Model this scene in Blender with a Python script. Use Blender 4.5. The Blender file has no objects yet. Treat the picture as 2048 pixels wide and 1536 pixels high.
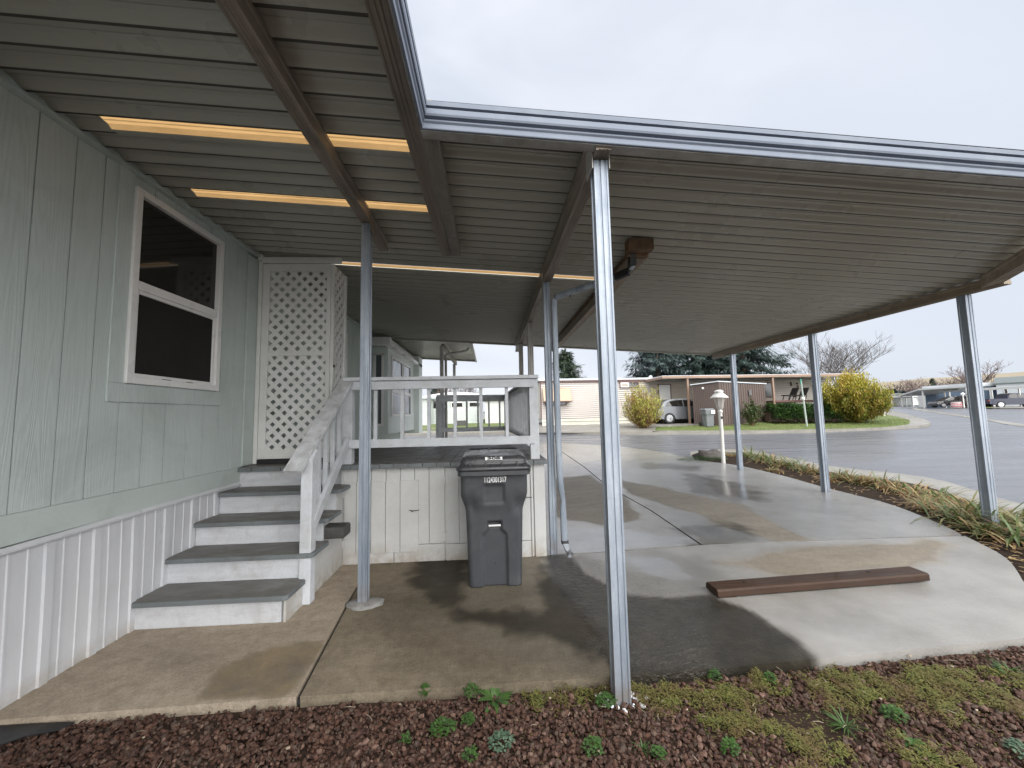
import bpy, bmesh, math, random
from mathutils import Vector, Matrix, noise
random.seed(7)
R=math.radians
scene=bpy.context.scene; col=scene.collection
# ------------------------------------------------------------------ camera
F,YAW,PIT,ROL=767.2,R(3.391),R(4.659),R(1.244)
CAM=Vector((0,0,1.45))
fw=Vector((math.sin(YAW)*math.cos(PIT),math.cos(YAW)*math.cos(PIT),math.sin(PIT)))
rt=Vector((math.cos(YAW),-math.sin(YAW),0)); up=rt.cross(fw)
r2=math.cos(ROL)*rt-math.sin(ROL)*up; u2=math.sin(ROL)*rt+math.cos(ROL)*up
cd=bpy.data.cameras.new('camera'); cam=bpy.data.objects.new('camera',cd); col.objects.link(cam)
cd.sensor_width=36; cd.lens=F/2048*36; cd.clip_start=.05; cd.clip_end=8000
cam.matrix_world=Matrix(((r2.x,u2.x,-fw.x,0),(r2.y,u2.y,-fw.y,0),(r2.z,u2.z,-fw.z,1.45),(0,0,0,1)))
scene.camera=cam
def ray(px,py): return fw+(px-1024)/F*r2-(py-768)/F*u2
def atD(px,py,D): return CAM+ray(px,py)*D
def atY(px,py,Y): d=ray(px,py); return CAM+d*(Y/d.y)
def atX(px,py,X): d=ray(px,py); return CAM+d*(X/d.x)
def lerp(a,b,t): return a+(b-a)*t
def sstep(a,b,x):
    t=min(1,max(0,(x-a)/(b-a))); return t*t*(3-2*t)
HT=[(0,0),(5,0),(8,.15),(9.7,.26),(14,.3),(18,.35),(20,.41),(22,.6),(25,.68),(50,1.1),(150,2.4),(400,6),(3000,30)]
def hD(D):
    if D<=0: return 0
    for (a,za),(b,zb) in zip(HT,HT[1:]):
        if D<=b: return lerp(za,zb,(D-a)/(b-a))
    return HT[-1][1]
SY,CY=math.sin(YAW),math.cos(YAW)
def G(X,Y):
    D=X*SY+Y*CY
    rx=.0315*min(4.5,max(0,X-1))
    lx=sstep(.2,3,X) if D<12 else 1
    s=sstep(7,9.5,math.hypot(X,Y))
    return rx*(1-s)+hD(D)*s*lerp(lx,1,sstep(9,12,D))
def gat(px,py,dz=0.):
    d=ray(px,py); t0=.5; t=.5
    while t<3000:
        p=CAM+d*t
        if p.z<G(p.x,p.y)+dz: break
        t0=t; t*=1.02
    for _ in range(40):
        m=(t0+t)/2; p=CAM+d*m
        if p.z<G(p.x,p.y)+dz: t=m
        else: t0=m
    return CAM+d*t
def gD(px,D,dz=0.):
    "ground point under the view ray column px at view depth D"
    p=atD(px,810,D); return Vector((p.x,p.y,G(p.x,p.y)+dz))
# ------------------------------------------------------------------ materials
MATS={}
def nt(name):
    m=bpy.data.materials.new(name); m.use_nodes=True; t=m.node_tree; t.nodes.clear()
    o=t.nodes.new('ShaderNodeOutputMaterial'); return m,t,o
def N(t,kind,**kw):
    n=t.nodes.new('ShaderNode'+kind)
    for k,v in kw.items():
        if k.startswith('_'): setattr(n,k[1:],v)
        else: n.inputs[k.replace('_',' ')].default_value=v
    return n
def mixc(t,fac,a,b,blend='MIX'):
    n=t.nodes.new('ShaderNodeMix'); n.data_type='RGBA'; n.blend_type=blend; n.clamp_factor=True
    for s,v in ((n.inputs[0],fac),(n.inputs[6],a),(n.inputs[7],b)):
        if hasattr(v,'is_output'): t.links.new(v,s)
        elif isinstance(v,(int,float)): s.default_value=v
        else: s.default_value=(*v,1) if len(v)==3 else v
    return n.outputs[2]
def coords(t,scale=(1,1,1),kind='Object'):
    tc=t.nodes.new('ShaderNodeTexCoord'); mp=t.nodes.new('ShaderNodeMapping'); mp.inputs['Scale'].default_value=scale
    t.links.new(tc.outputs[kind],mp.inputs[0]); return mp.outputs[0]
def noi(t,vec,scale,detail=4,rough=.55,lo=.3,hi=.7,dist=0):
    n=N(t,'TexNoise',Scale=scale,Detail=detail,Roughness=rough,Distortion=dist); t.links.new(vec,n.inputs['Vector'])
    r=N(t,'MapRange'); r.inputs[1].default_value=lo; r.inputs[2].default_value=hi; t.links.new(n.outputs[0],r.inputs[0]); return r.outputs[0]
def bump(t,h,strength,dist,norm=None):
    b=N(t,'Bump',Strength=strength,Distance=dist); t.links.new(h,b.inputs['Height'])
    if norm: t.links.new(norm,b.inputs['Normal'])
    return b.outputs[0]
def pm(name,c1,c2=None,rough=.6,vs=3,stretch=(1,1,1),bs=0,bstr=.3,bdist=.003,metal=0,dirt=None,dirtamt=.5,dscale=2.5,spec=.5,coat=0,fine=.12,rvar=.15,wave=None,grime=None,grain=0):
    """general procedural paint / plastic / wood / metal"""
    m,t,o=nt(name); b=N(t,'BsdfPrincipled'); t.links.new(b.outputs[0],o.inputs[0])
    c2=c2 or tuple(x*.72 for x in c1)
    v=coords(t,stretch); v0=coords(t)
    f=noi(t,v,vs,5,.6); c=mixc(t,f,c1,c2)
    if dirt: 
        f2=noi(t,v0,dscale,6,.65,.48,.75,.6); 
        mm=N(t,'Math',_operation='MULTIPLY'); t.links.new(f2,mm.inputs[0]); mm.inputs[1].default_value=dirtamt
        c=mixc(t,mm.outputs[0],c,dirt)
    if grime:   # (colour, z_top, height, amount) dirt band at the foot of a thing
        gc,zt,h,am=grime
        sx=N(t,'SeparateXYZ'); t.links.new(v0,sx.inputs[0]); r=N(t,'MapRange'); r.inputs[1].default_value=zt+h; r.inputs[2].default_value=zt; r.inputs[4].default_value=am; t.links.new(sx.outputs[2],r.inputs[0])
        f5=noi(t,v0,9,5,.6,.3,.6); mu=N(t,'Math',_operation='MULTIPLY'); t.links.new(r.outputs[0],mu.inputs[0]); t.links.new(f5,mu.inputs[1]); c=mixc(t,mu.outputs[0],c,gc)
    f3=noi(t,v0,60,3,.6); c=mixc(t,fine,c,mixc(t,f3,(.5,.5,.5),(1,1,1)),'MULTIPLY') if fine else c
    t.links.new(c,b.inputs['Base Color'])
    rr=N(t,'MapRange'); rr.inputs[3].default_value=max(0,rough-rvar); rr.inputs[4].default_value=min(1,rough+rvar); t.links.new(noi(t,v,vs*2.3,4,.6),rr.inputs[0]); t.links.new(rr.outputs[0],b.inputs['Roughness'])
    b.inputs['Metallic'].default_value=metal; b.inputs['Specular IOR Level'].default_value=spec; b.inputs['Coat Weight'].default_value=coat
    nrm=None
    if grain:
        vg=coords(t,(1,1,.055)); g1=N(t,'TexNoise',Scale=7,Detail=1.5,Roughness=.5); t.links.new(vg,g1.inputs['Vector'])
        mm2=N(t,'Math',_operation='MULTIPLY'); t.links.new(g1.outputs[0],mm2.inputs[0]); mm2.inputs[1].default_value=20
        sn=N(t,'Math',_operation='SINE'); mm3=N(t,'Math',_operation='MULTIPLY'); t.links.new(mm2.outputs[0],mm3.inputs[0]); mm3.inputs[1].default_value=6.28; t.links.new(mm3.outputs[0],sn.inputs[0])
        g2=noi(t,coords(t,(1,1,.05)),90,3,.6,.2,.8)
        ad=N(t,'Math',_operation='MULTIPLY_ADD'); t.links.new(sn.outputs[0],ad.inputs[0]); ad.inputs[1].default_value=.35; t.links.new(g2,ad.inputs[2])
        nrm=bump(t,ad.outputs[0],.32,.0028)
        mr=N(t,'MapRange'); mr.inputs[1].default_value=-.3; mr.inputs[2].default_value=1.2; mr.inputs[3].default_value=.92; mr.inputs[4].default_value=1.03; t.links.new(ad.outputs[0],mr.inputs[0])
        c=mixc(t,1,c,mr.outputs[0],'MULTIPLY'); t.links.new(c,b.inputs['Base Color'])
    if wave:  # (scale, distortion, axis, strength) wood grain
        w=N(t,'TexWave',Scale=wave[0],Distortion=wave[1],Detail=3); w.bands_direction=wave[2]; w.inputs['Detail Scale'].default_value=1.5; t.links.new(v,w.inputs[0]); nrm=bump(t,w.outputs['Fac'],wave[3],.004)
    if bs: nrm=bump(t,noi(t,v,bs,4,.6,0,1),bstr,bdist,nrm)
    if nrm: t.links.new(nrm,b.inputs['Normal'])
    MATS[name]=m; return m
def leafm(name,c1,c2,c3=None,tr=.25,rough=.55,vs=1.5):
    m,t,o=nt(name); b=N(t,'BsdfPrincipled',Roughness=rough); tr_=N(t,'BsdfTranslucent'); mx=N(t,'MixShader',Fac=tr)
    g=N(t,'NewGeometry'); v=coords(t); c=mixc(t,g.outputs['Random Per Island'],c1,c2)
    if c3: c=mixc(t,noi(t,v,vs,4,.6,.42,.62),c,c3)
    t.links.new(c,b.inputs['Base Color']); t.links.new(c,tr_.inputs[0]); t.links.new(b.outputs[0],mx.inputs[1]); t.links.new(tr_.outputs[0],mx.inputs[2]); t.links.new(mx.outputs[0],o.inputs[0])
    MATS[name]=m; return m
# ------------------------------------------------------------------ mesh builder
class MB:
    def __init__(s): s.v=[]; s.f=[]
    def add(s,vs,fs):
        o=len(s.v); s.v+= [Vector(p) for p in vs]; s.f+=[tuple(i+o for i in f) for f in fs]; return s
    def box(s,x0,x1,y0,y1,z0,z1):
        return s.add([(x,y,z) for z in (z0,z1) for x,y in ((x0,y0),(x1,y0),(x1,y1),(x0,y1))],[(0,3,2,1),(4,5,6,7),(0,1,5,4),(1,2,6,5),(2,3,7,6),(3,0,4,7)])
    def sweep(s,prof,p0,p1,upv=(0,0,1),caps=True):
        p0=Vector(p0);p1=Vector(p1); d=(p1-p0).normalized(); U=Vector(upv); sd=d.cross(U).normalized(); U=sd.cross(d)
        n=len(prof); vs=[p0+sd*a+U*b for a,b in prof]+[p1+sd*a+U*b for a,b in prof]
        fs=[(i,(i+1)%n,n+(i+1)%n,n+i) for i in range(n)]
        if caps: fs+=[tuple(range(n-1,-1,-1)),tuple(range(n,2*n))]
        return s.add(vs,fs)
    def bar(s,p0,p1,w,h,upv=(0,0,1)):
        return s.sweep([(-w/2,-h/2),(w/2,-h/2),(w/2,h/2),(-w/2,h/2)],p0,p1,upv)
    def tube(s,pts,rs,n=6,caps=True):
        pts=[Vector(p) for p in pts]
        if not hasattr(rs,'__len__'): rs=[rs]*len(pts)
        o=len(s.v); ref=None
        for i,p in enumerate(pts):
            d=(pts[min(i+1,len(pts)-1)]-pts[max(i-1,0)]).normalized()
            if ref is None: ref=Vector((0,0,1)) if abs(d.z)<.9 else Vector((1,0,0))
            a=d.cross(ref).normalized(); b=a.cross(d); ref=b if abs(b.dot(d))<.99 else ref
            for k in range(n):
                t=2*math.pi*k/n; s.v.append(p+(a*math.cos(t)+b*math.sin(t))*rs[i])
        for i in range(len(pts)-1):
            for k in range(n): s.f.append((o+i*n+k,o+i*n+(k+1)%n,o+(i+1)*n+(k+1)%n,o+(i+1)*n+k))
        if caps: s.f.append(tuple(o+k for k in range(n-1,-1,-1))); s.f.append(tuple(o+(len(pts)-1)*n+k for k in range(n)))
        return s
    def lathe(s,prof,c=(0,0,0),n=24):
        o=len(s.v); c=Vector(c)
        for r,z in prof:
            for k in range(n): t=2*math.pi*k/n; s.v.append(c+Vector((r*math.cos(t),r*math.sin(t),z)))
        for i in range(len(prof)-1):
            for k in range(n): s.f.append((o+i*n+k,o+i*n+(k+1)%n,o+(i+1)*n+(k+1)%n,o+(i+1)*n+k))
        s.f.append(tuple(o+k for k in range(n-1,-1,-1))); s.f.append(tuple(o+(len(prof)-1)*n+k for k in range(n)))
        return s
    def cyl(s,c,ax,r,h,n=20):
        ax=Vector(ax).normalized(); c=Vector(c); return s.tube([c-ax*h/2,c+ax*h/2],r,n)
    def poly(s,pts,th,nrm=None):
        "flat polygon (list of 3d points) extruded by vector th"
        pts=[Vector(p) for p in pts]; th=Vector(th); n=len(pts)
        return s.add(pts+[p+th for p in pts],[tuple(range(n-1,-1,-1)),tuple(range(n,2*n))]+[(i,(i+1)%n,n+(i+1)%n,n+i) for i in range(n)])
    def blob(s,c,r,seed=0,sub=2,amp=.25,fs=2.,sq=(1,1,1)):
        bm=bmesh.new(); bmesh.ops.create_icosphere(bm,subdivisions=sub,radius=1)
        o=len(s.v); c=Vector(c)
        for v in bm.verts:
            p=v.co.copy(); k=1+amp*noise.noise(p*fs+Vector((seed*7.3,seed*1.7,0)))+amp*.5*noise.noise(p*fs*2.7+Vector((0,seed*3.1,5)))
            s.v.append(c+Vector((p.x*r*sq[0]*k,p.y*r*sq[1]*k,p.z*r*sq[2]*k)))
        s.f+=[tuple(o+v.index for v in f.verts) for f in bm.faces]; bm.free(); return s
    def build(s,name,mat,parent=None,smooth=False,bev=0,cat=None,label=None,group=None,kind=None):
        me=bpy.data.meshes.new(name); vs=s.v
        if parent is not None:
            r=parent
            while r.parent: r=r.parent
            inv=Matrix.Translation(r.location)@Matrix.Rotation(r.rotation_euler.z,4,'Z'); inv.invert(); vs=[inv@v for v in s.v]
        me.from_pydata([tuple(v) for v in vs],[],s.f)
        bm=bmesh.new(); bm.from_mesh(me); bmesh.ops.recalc_face_normals(bm,faces=bm.faces) if len(s.f)<60000 and not smooth=='raw' else None; bm.to_mesh(me); bm.free()
        if smooth: me.polygons.foreach_set('use_smooth',[True]*len(me.polygons))
        if mat: me.materials.append(MATS[mat] if isinstance(mat,str) else mat)
        o=bpy.data.objects.new(name,me); col.objects.link(o)
        if parent is not None: o.parent=parent
        if bev:
            b=o.modifiers.new('bevel','BEVEL'); b.width=bev; b.segments=2; b.limit_method='ANGLE'; b.angle_limit=R(40)
        if smooth and smooth!='raw' and smooth is not True:
            pass
        tag(o,label,cat,group,kind); return o
def tag(o,label=None,cat=None,group=None,kind=None):
    if label: o['label']=label
    if cat: o['category']=cat
    if group: o['group']=group
    if kind: o['kind']=kind
    return o
def thing(name,label,cat,loc=(0,0,0),rz=0,group=None):
    o=bpy.data.objects.new(name,None); o.empty_display_size=.1; col.objects.link(o); o.location=loc; o.rotation_euler.z=rz
    return tag(o,label,cat,group)
def copy_tree(o,parent=None):
    c=o.copy(); col.objects.link(c); c.parent=parent
    for ch in list(o.children): copy_tree(ch,c)
    return c
def text(s,size,loc,rot,mat,parent,name,ext=.001,sx=1,bold=0):
    cu=bpy.data.curves.new(name,'FONT'); cu.body=s; cu.size=size; cu.extrude=ext; cu.align_x='CENTER'; cu.align_y='CENTER'; cu.offset=bold
    cu.materials.append(MATS[mat]); o=bpy.data.objects.new(name,cu); col.objects.link(o)
    r=parent
    while r.parent: r=r.parent
    inv=Matrix.Translation(r.location)@Matrix.Rotation(r.rotation_euler.z,4,'Z'); inv.invert()
    o.parent=parent; M=inv@Matrix.Translation(loc)@Matrix.Rotation(rot[2],4,'Z')@Matrix.Rotation(rot[0],4,'X')@Matrix.Diagonal((sx,1,1,1))
    bpy.context.view_layer.update(); me=bpy.data.meshes.new_from_object(o); col.objects.unlink(o); bpy.data.objects.remove(o); me.transform(M); o=bpy.data.objects.new(name,me); col.objects.link(o); o.parent=parent; return o
def inpoly(x,y,P):
    c=False; j=len(P)-1
    for i in range(len(P)):
        xi,yi=P[i][0],P[i][1]; xj,yj=P[j][0],P[j][1]
        if (yi>y)!=(yj>y) and x<(xj-xi)*(y-yi)/(yj-yi+1e-12)+xi: c=not c
        j=i
    return c
def sdist(x,y,P):
    d=1e9
    for i in range(len(P)):
        ax,ay=P[i-1][0],P[i-1][1]; bx,by=P[i][0],P[i][1]; dx,dy=bx-ax,by-ay
        t=max(0,min(1,((x-ax)*dx+(y-ay)*dy)/(dx*dx+dy*dy+1e-12))); d=min(d,math.hypot(x-ax-t*dx,y-ay-t*dy))
    return d if inpoly(x,y,P) else -d
def sheet(name,poly,step,dz,mat,depth=0,kind='structure',attrs=None,rough=0,label=None,cat=None,parent=None,win=None,hf=None):
    """fills a ground polygon, follows the terrain, optional thickness; attrs: {name: fn(x,y)}"""
    bm=bmesh.new(); vs=[bm.verts.new((p[0],p[1],0)) for p in poly]; bm.faces.new(vs)
    bmesh.ops.triangulate(bm,faces=bm.faces)
    xs=[p[0] for p in poly]; ys=[p[1] for p in poly]
    def cuts(a,b,w):
        L=[];x=a
        if w is None:
            while x<b-step*.5: x+=step; L.append(x)
        else:
            while x<b:
                x+= step if w[0]<x<w[1] else max(step,min(w[2],step+.25*min(abs(x-w[0]),abs(x-w[1])))); L.append(x)
        return L
    for ax,L in ((0,cuts(min(xs),max(xs),win and win[0])),(1,cuts(min(ys),max(ys),win and win[1]))):
        for c in L:
            co=(c,0,0) if ax==0 else (0,c,0); no=(1,0,0) if ax==0 else (0,1,0)
            bmesh.ops.bisect_plane(bm,geom=bm.verts[:]+bm.edges[:]+bm.faces[:],plane_co=co,plane_no=no,dist=1e-5)
    for v in bm.verts: v.co.z=(hf or G)(v.co.x,v.co.y)+dz+(rough*noise.noise(Vector((v.co.x*6,v.co.y*6,0))) if rough else 0)
    bmesh.ops.recalc_face_normals(bm,faces=bm.faces)
    if sum(f.normal.z for f in bm.faces)<0: bmesh.ops.reverse_faces(bm,faces=bm.faces)
    if depth:
        be=[e for e in bm.edges if e.is_boundary]
        r=bmesh.ops.extrude_edge_only(bm,edges=be)
        for v in [g for g in r['geom'] if isinstance(g,bmesh.types.BMVert)]: v.co.z-=depth
    me=bpy.data.meshes.new(name); bm.to_mesh(me); bm.free()
    me.materials.append(MATS[mat])
    if attrs:
        for an,fn in attrs.items():
            a=me.attributes.new(an,'FLOAT','POINT'); a.data.foreach_set('value',[fn(v.co.x,v.co.y) for v in me.vertices])
    o=bpy.data.objects.new(name,me); col.objects.link(o)
    if parent: o.parent=parent
    if kind: o['kind']=kind
    return tag(o,label,cat)
#MATERIALS
exec_sections=True
pm('siding',(.535,.59,.57),(.505,.56,.54),.55,2,(1,1,.12),bs=0,fine=.1,dirt=(.22,.25,.23),dirtamt=.35,dscale=1.2,rvar=.1,spec=.3,grain=1)
pm('bay_white',(.66,.71,.68),(.60,.65,.62),.6,2,fine=.05)
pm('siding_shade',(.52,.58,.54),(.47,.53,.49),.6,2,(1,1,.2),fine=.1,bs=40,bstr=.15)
pm('trim_green',(.50,.555,.53),(.46,.515,.49),.5,3,(1,.3,1),bs=70,bstr=.2,fine=.1,dirt=(.2,.2,.17),dirtamt=.3)
pm('skirt',(.60,.605,.625),(.52,.53,.55),.4,4,(1,1,.25),dirt=(.5,.49,.48),dirtamt=.3,bs=0,fine=.06,grime=((.33,.27,.2),-.02,.12,.7))
pm('white_wood',(.62,.64,.67),(.51,.53,.55),.6,5,(1,1,1),dirt=(.35,.34,.32),dirtamt=.5,dscale=7,bs=50,bstr=.35,fine=.15)
pm('white_worn',(.66,.67,.69),(.46,.47,.48),.65,9,(1,1,1),dirt=(.28,.27,.25),dirtamt=.65,dscale=9,bs=45,bstr=.5,fine=.2)
pm('white_riser',(.63,.64,.665),(.50,.51,.53),.65,6,(.3,1,1.5),dirt=(.33,.3,.27),dirtamt=.55,dscale=5,bs=30,bstr=.5,fine=.2,wave=(3,4,'Z',.2))
pm('white_vinyl',(.78,.77,.75),(.72,.71,.70),.35,2,fine=.04)
pm('panel_white',(.60,.60,.59),(.53,.53,.52),.6,3,(1,1,.25),dirt=(.42,.39,.35),dirtamt=.3,dscale=3,bs=60,bstr=.2,fine=.15,grime=((.3,.24,.17),-.02,.22,.8))
pm('lattice',(.72,.72,.70),(.65,.65,.63),.55,4,dirt=(.4,.38,.34),dirtamt=.3)
pm('grey_paint',(.17,.188,.195),(.13,.145,.152),.5,5,dirt=(.09,.075,.06),dirtamt=.55,dscale=4,bs=60,bstr=.3,fine=.2)
pm('tread_top',(.165,.158,.145),(.125,.12,.11),.5,5,(.4,1,1),dirt=(.075,.065,.05),dirtamt=.6,dscale=4,bs=60,bstr=.3,fine=.2)
pm('rail_shade',(.34,.34,.33),(.27,.27,.26),.6,5,fine=.1)
pm('dark_gap',(.02,.02,.02),None,.9,fine=0)
pm('roofpan',(.41,.40,.35),(.365,.355,.31),.34,.6,fine=.06,spec=.5)
pm('seam_shade',(.07,.065,.052),None,.7,fine=.1)  # seam grime, with the shade line between pans put into the colour
pm('alu',(.42,.46,.515),(.20,.235,.285),.5,14,(1,1,.09),metal=.35,dirt=(.22,.26,.32),dirtamt=.6,dscale=6,fine=.15,rvar=.12,grime=((.20,.17,.14),0.,.22,.7))
pm('alu_shade',(.45,.44,.42),(.30,.28,.26),.45,9,(1,1,.12),metal=.4,dirt=(.2,.18,.15),dirtamt=.4,dscale=5,fine=.1)
pm('fascia',(.185,.21,.265),(.165,.19,.235),.5,1,(.2,1,1),metal=0,spec=.25,fine=.04,rvar=.08,dirt=(.4,.42,.45),dirtamt=.2)
pm('beamwood',(.31,.255,.205),(.17,.14,.113),.5,10,(1,.1,1),fine=.25,wave=(14,9,'X',.4),dirt=(.06,.045,.035),dirtamt=.5,dscale=3)
pm('beamgrey',(.28,.255,.22),(.18,.165,.145),.65,10,(1,.15,1),fine=.3,bs=80,bstr=.5,dirt=(.09,.08,.065),dirtamt=.5,dscale=8)
pm('beamtan',(.36,.29,.21),(.24,.19,.14),.6,8,(1,.2,1),fine=.25,bs=50,bstr=.3,dirt=(.09,.07,.05),dirtamt=.5,dscale=5)
pm('rustwood',(.23,.13,.06),(.08,.05,.03),.7,9,(1,1,.6),fine=.3,bs=40,bstr=.5,dirt=(.03,.025,.02),dirtamt=.8,dscale=12)
pm('bin_plastic',(.062,.065,.072),(.05,.053,.058),.42,3,fine=.15,dirt=(.11,.11,.11),dirtamt=.3,dscale=8,bs=120,bstr=.15,bdist=.001,spec=.4)
pm('bin_lid',(.045,.046,.05),(.035,.036,.04),.3,3,fine=.15,dirt=(.11,.105,.1),dirtamt=.4,dscale=9,bs=120,bstr=.1,bdist=.001)
pm('black',(.012,.012,.013),None,.5,fine=0)
pm('rubber',(.02,.02,.021),None,.7,fine=.1)
pm('white_mark',(.82,.82,.80),(.7,.7,.7),.5,30,fine=.1)
pm('dark_glass',(.012,.011,.010),(.02,.018,.017),.06,1,fine=0,rvar=.02,spec=.7)
pm('screen_glass',(.022,.021,.020),(.027,.026,.025),.6,1,fine=.2,spec=.1)
pm('far_glass',(.05,.06,.07),(.09,.1,.11),.08,1,fine=0,spec=.8)
pm('parkwood',(.062,.034,.022),(.035,.019,.013),.6,8,(.2,1.5,1.5),spec=.15,fine=.25,bs=40,bstr=.4,dirt=(.05,.035,.025),dirtamt=.6,dscale=5,coat=.12)
pm('stone_dark',(.08,.078,.074),(.045,.043,.04),.6,8,bs=25,bstr=.6,fine=.3)
pm('stone_brown',(.028,.021,.017),(.07,.056,.047),.6,3,bs=9,bstr=.8,bdist=.03,fine=.3)
pm('patch',(.30,.29,.275),(.16,.152,.14),.85,14,bs=40,bstr=.8,bdist=.01,fine=.3)
pm('chips_white',(.75,.76,.8),(.6,.6,.62),.7,20)
pm('soil',(.024,.016,.012),(.04,.028,.02),.95,8,spec=.1,rvar=.02,bs=30,bstr=.8,bdist=.01,fine=.4)
pm('gravelbed',(.03,.018,.013),(.045,.028,.02),.85,20,spec=.2,bs=35,bstr=1,bdist=.012,fine=.4)
pm('kerb',(.25,.235,.205),(.19,.178,.155),.6,2,dirt=(.1,.095,.085),dirtamt=.6,dscale=1.3,fine=.25,bs=30,bstr=.3,coat=.2)
pm('kerbface',(.17,.155,.135),(.1,.092,.08),.7,2,dirt=(.05,.045,.04),dirtamt=.6,dscale=1.3,fine=.25)
pm('terrain',(.14,.13,.10),(.09,.085,.065),.9,.2,fine=.3)
pm('yard',(.24,.225,.20),(.17,.16,.145),.8,1,fine=.3,dirt=(.09,.085,.07),dirtamt=.5,dscale=.8,coat=.15)
pm('bark',(.14,.095,.07),(.07,.05,.04),.85,5,(1,1,.2),bs=12,bstr=.8,bdist=.02)
pm('barkgrey',(.16,.14,.135),(.09,.08,.078),.85,3,(1,1,.3),fine=.1)
pm('barkpink',(.21,.155,.14),(.13,.10,.092),.85,3,fine=.1)
pm('stem',(.17,.09,.04),(.10,.055,.03),.7,3,fine=.1)
pm('lapsiding',(.50,.46,.425),(.44,.40,.37),.6,.6,(1,1,1),dirt=(.45,.40,.36),dirtamt=.4,dscale=.7,fine=.05)
pm('lapcream',(.55,.53,.45),(.47,.45,.38),.6,.6,dirt=(.3,.3,.22),dirtamt=.45,dscale=.9,fine=.05)
pm('laptan',(.42,.37,.31),(.36,.315,.265),.6,.6,fine=.05)
pm('lapgrey',(.48,.51,.49),(.42,.45,.43),.6,.6,fine=.05,dirt=(.4,.42,.4),dirtamt=.3,dscale=.8)
pm('brown_trim',(.13,.065,.06),(.09,.05,.045),.6,1,fine=.05)
pm('fascia_tan',(.28,.185,.13),(.23,.15,.11),.55,1,fine=.05)
pm('roof_white',(.66,.68,.71),(.5,.53,.57),.4,1.5,dirt=(.4,.43,.47),dirtamt=.5,dscale=1.2,fine=.05)
pm('awning_tan',(.50,.38,.27),(.42,.31,.22),.5,1,fine=.05)
pm('shedbrown',(.105,.075,.065),(.08,.057,.05),.65,1.5,(1,1,.2),fine=.1)
pm('carsilver',(.15,.158,.172),(.13,.138,.15),.4,.5,metal=.5,fine=0,coat=.3,rvar=.03)
pm('carnavy',(.008,.012,.035),(.007,.01,.03),.35,.5,metal=.1,fine=0,coat=.25,rvar=.03)
pm('carblack',(.02,.018,.02),None,.2,.5,fine=0,coat=1,rvar=.03)
pm('carwhite',(.75,.75,.75),None,.25,.5,fine=0,coat=1,rvar=.03)
pm('carred',(.45,.05,.05),None,.25,.5,fine=0,coat=1,rvar=.03)
pm('rim',(.65,.66,.68),(.5,.5,.52),.3,3,metal=.8,fine=0)
pm('redlight',(.35,.02,.015),None,.15,1,fine=0)
pm('sign_green',(.03,.22,.15),(.025,.18,.12),.4,1,fine=0)
pm('pole_green',(.38,.43,.40),(.3,.34,.31),.5,3)
pm('bin_far',(.15,.16,.165),(.12,.13,.135),.45,3,fine=.05)
pm('lampwhite',(.78,.77,.73),(.68,.67,.63),.4,5,fine=.08,dirt=(.4,.36,.3),dirtamt=.3,dscale=9)
pm('house_blue',(.16,.22,.30),(.14,.19,.26),.6,1,fine=0)
pm('house_grey',(.42,.45,.48),(.38,.41,.44),.6,1,fine=0)
pm('shingle',(.13,.15,.15),(.10,.115,.115),.8,3,fine=.2)
pm('white_far',(.60,.60,.58),(.5,.5,.48),.5,.8,fine=.03)
pm('hill',(.27,.22,.15),(.19,.16,.11),.95,.012,(1,.4,1),fine=0,dirt=(.20,.18,.14),dirtamt=.8,dscale=.006)
pm('redstripe',(.5,.08,.08),None,.6,1,fine=0)
pm('furn_black',(.02,.018,.017),None,.6,1,fine=0)
leafm('needles',(.045,.075,.062),(.075,.11,.095),(.03,.05,.045),.1)
leafm('needles_frost',(.10,.14,.135),(.055,.085,.08),(.04,.06,.055),.1)
leafm('needles_green',(.055,.085,.05),(.09,.12,.075),(.035,.055,.035),.1)
leafm('hedge_leaf',(.06,.15,.025),(.10,.21,.035),(.035,.08,.02),.2)
leafm('hedge_brown',(.10,.06,.05),(.16,.10,.085),None,.1)
leafm('rose_leaf',(.06,.10,.035),(.12,.16,.07),(.10,.07,.05),.2)
leafm('forsy_yel',(.50,.44,.045),(.34,.37,.05),(.40,.26,.04),.35,.5,1.2)
leafm('forsy_grn',(.22,.24,.035),(.13,.18,.03),(.30,.22,.04),.3,.5,1.5)
leafm('forsy_pale',(.50,.50,.10),(.36,.42,.06),(.40,.26,.10),.35,.5,2)
leafm('lily_green',(.07,.12,.03),(.11,.17,.05),(.24,.21,.09),.3,.45,5)
leafm('lily_tan',(.46,.35,.17),(.33,.21,.09),(.20,.10,.05),.3,.6,6)
leafm('weed',(.045,.10,.02),(.08,.16,.035),(.065,.12,.04),.3,.5,20)
leafm('weed_grey',(.07,.12,.075),(.12,.175,.115),None,.2,.6,20)
leafm('moss_y',(.24,.21,.06),(.11,.15,.035),(.17,.125,.05),.3,.6,7)
leafm('grassblade',(.10,.155,.03),(.15,.20,.045),(.14,.15,.04),.3,.6,.6)
# grass lawn surface
pm('lawn',(.13,.165,.04),(.085,.12,.028),.8,1.2,bs=25,bstr=1,bdist=.03,fine=.35,dirt=(.15,.17,.05),dirtamt=.5,dscale=.5)
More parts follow.
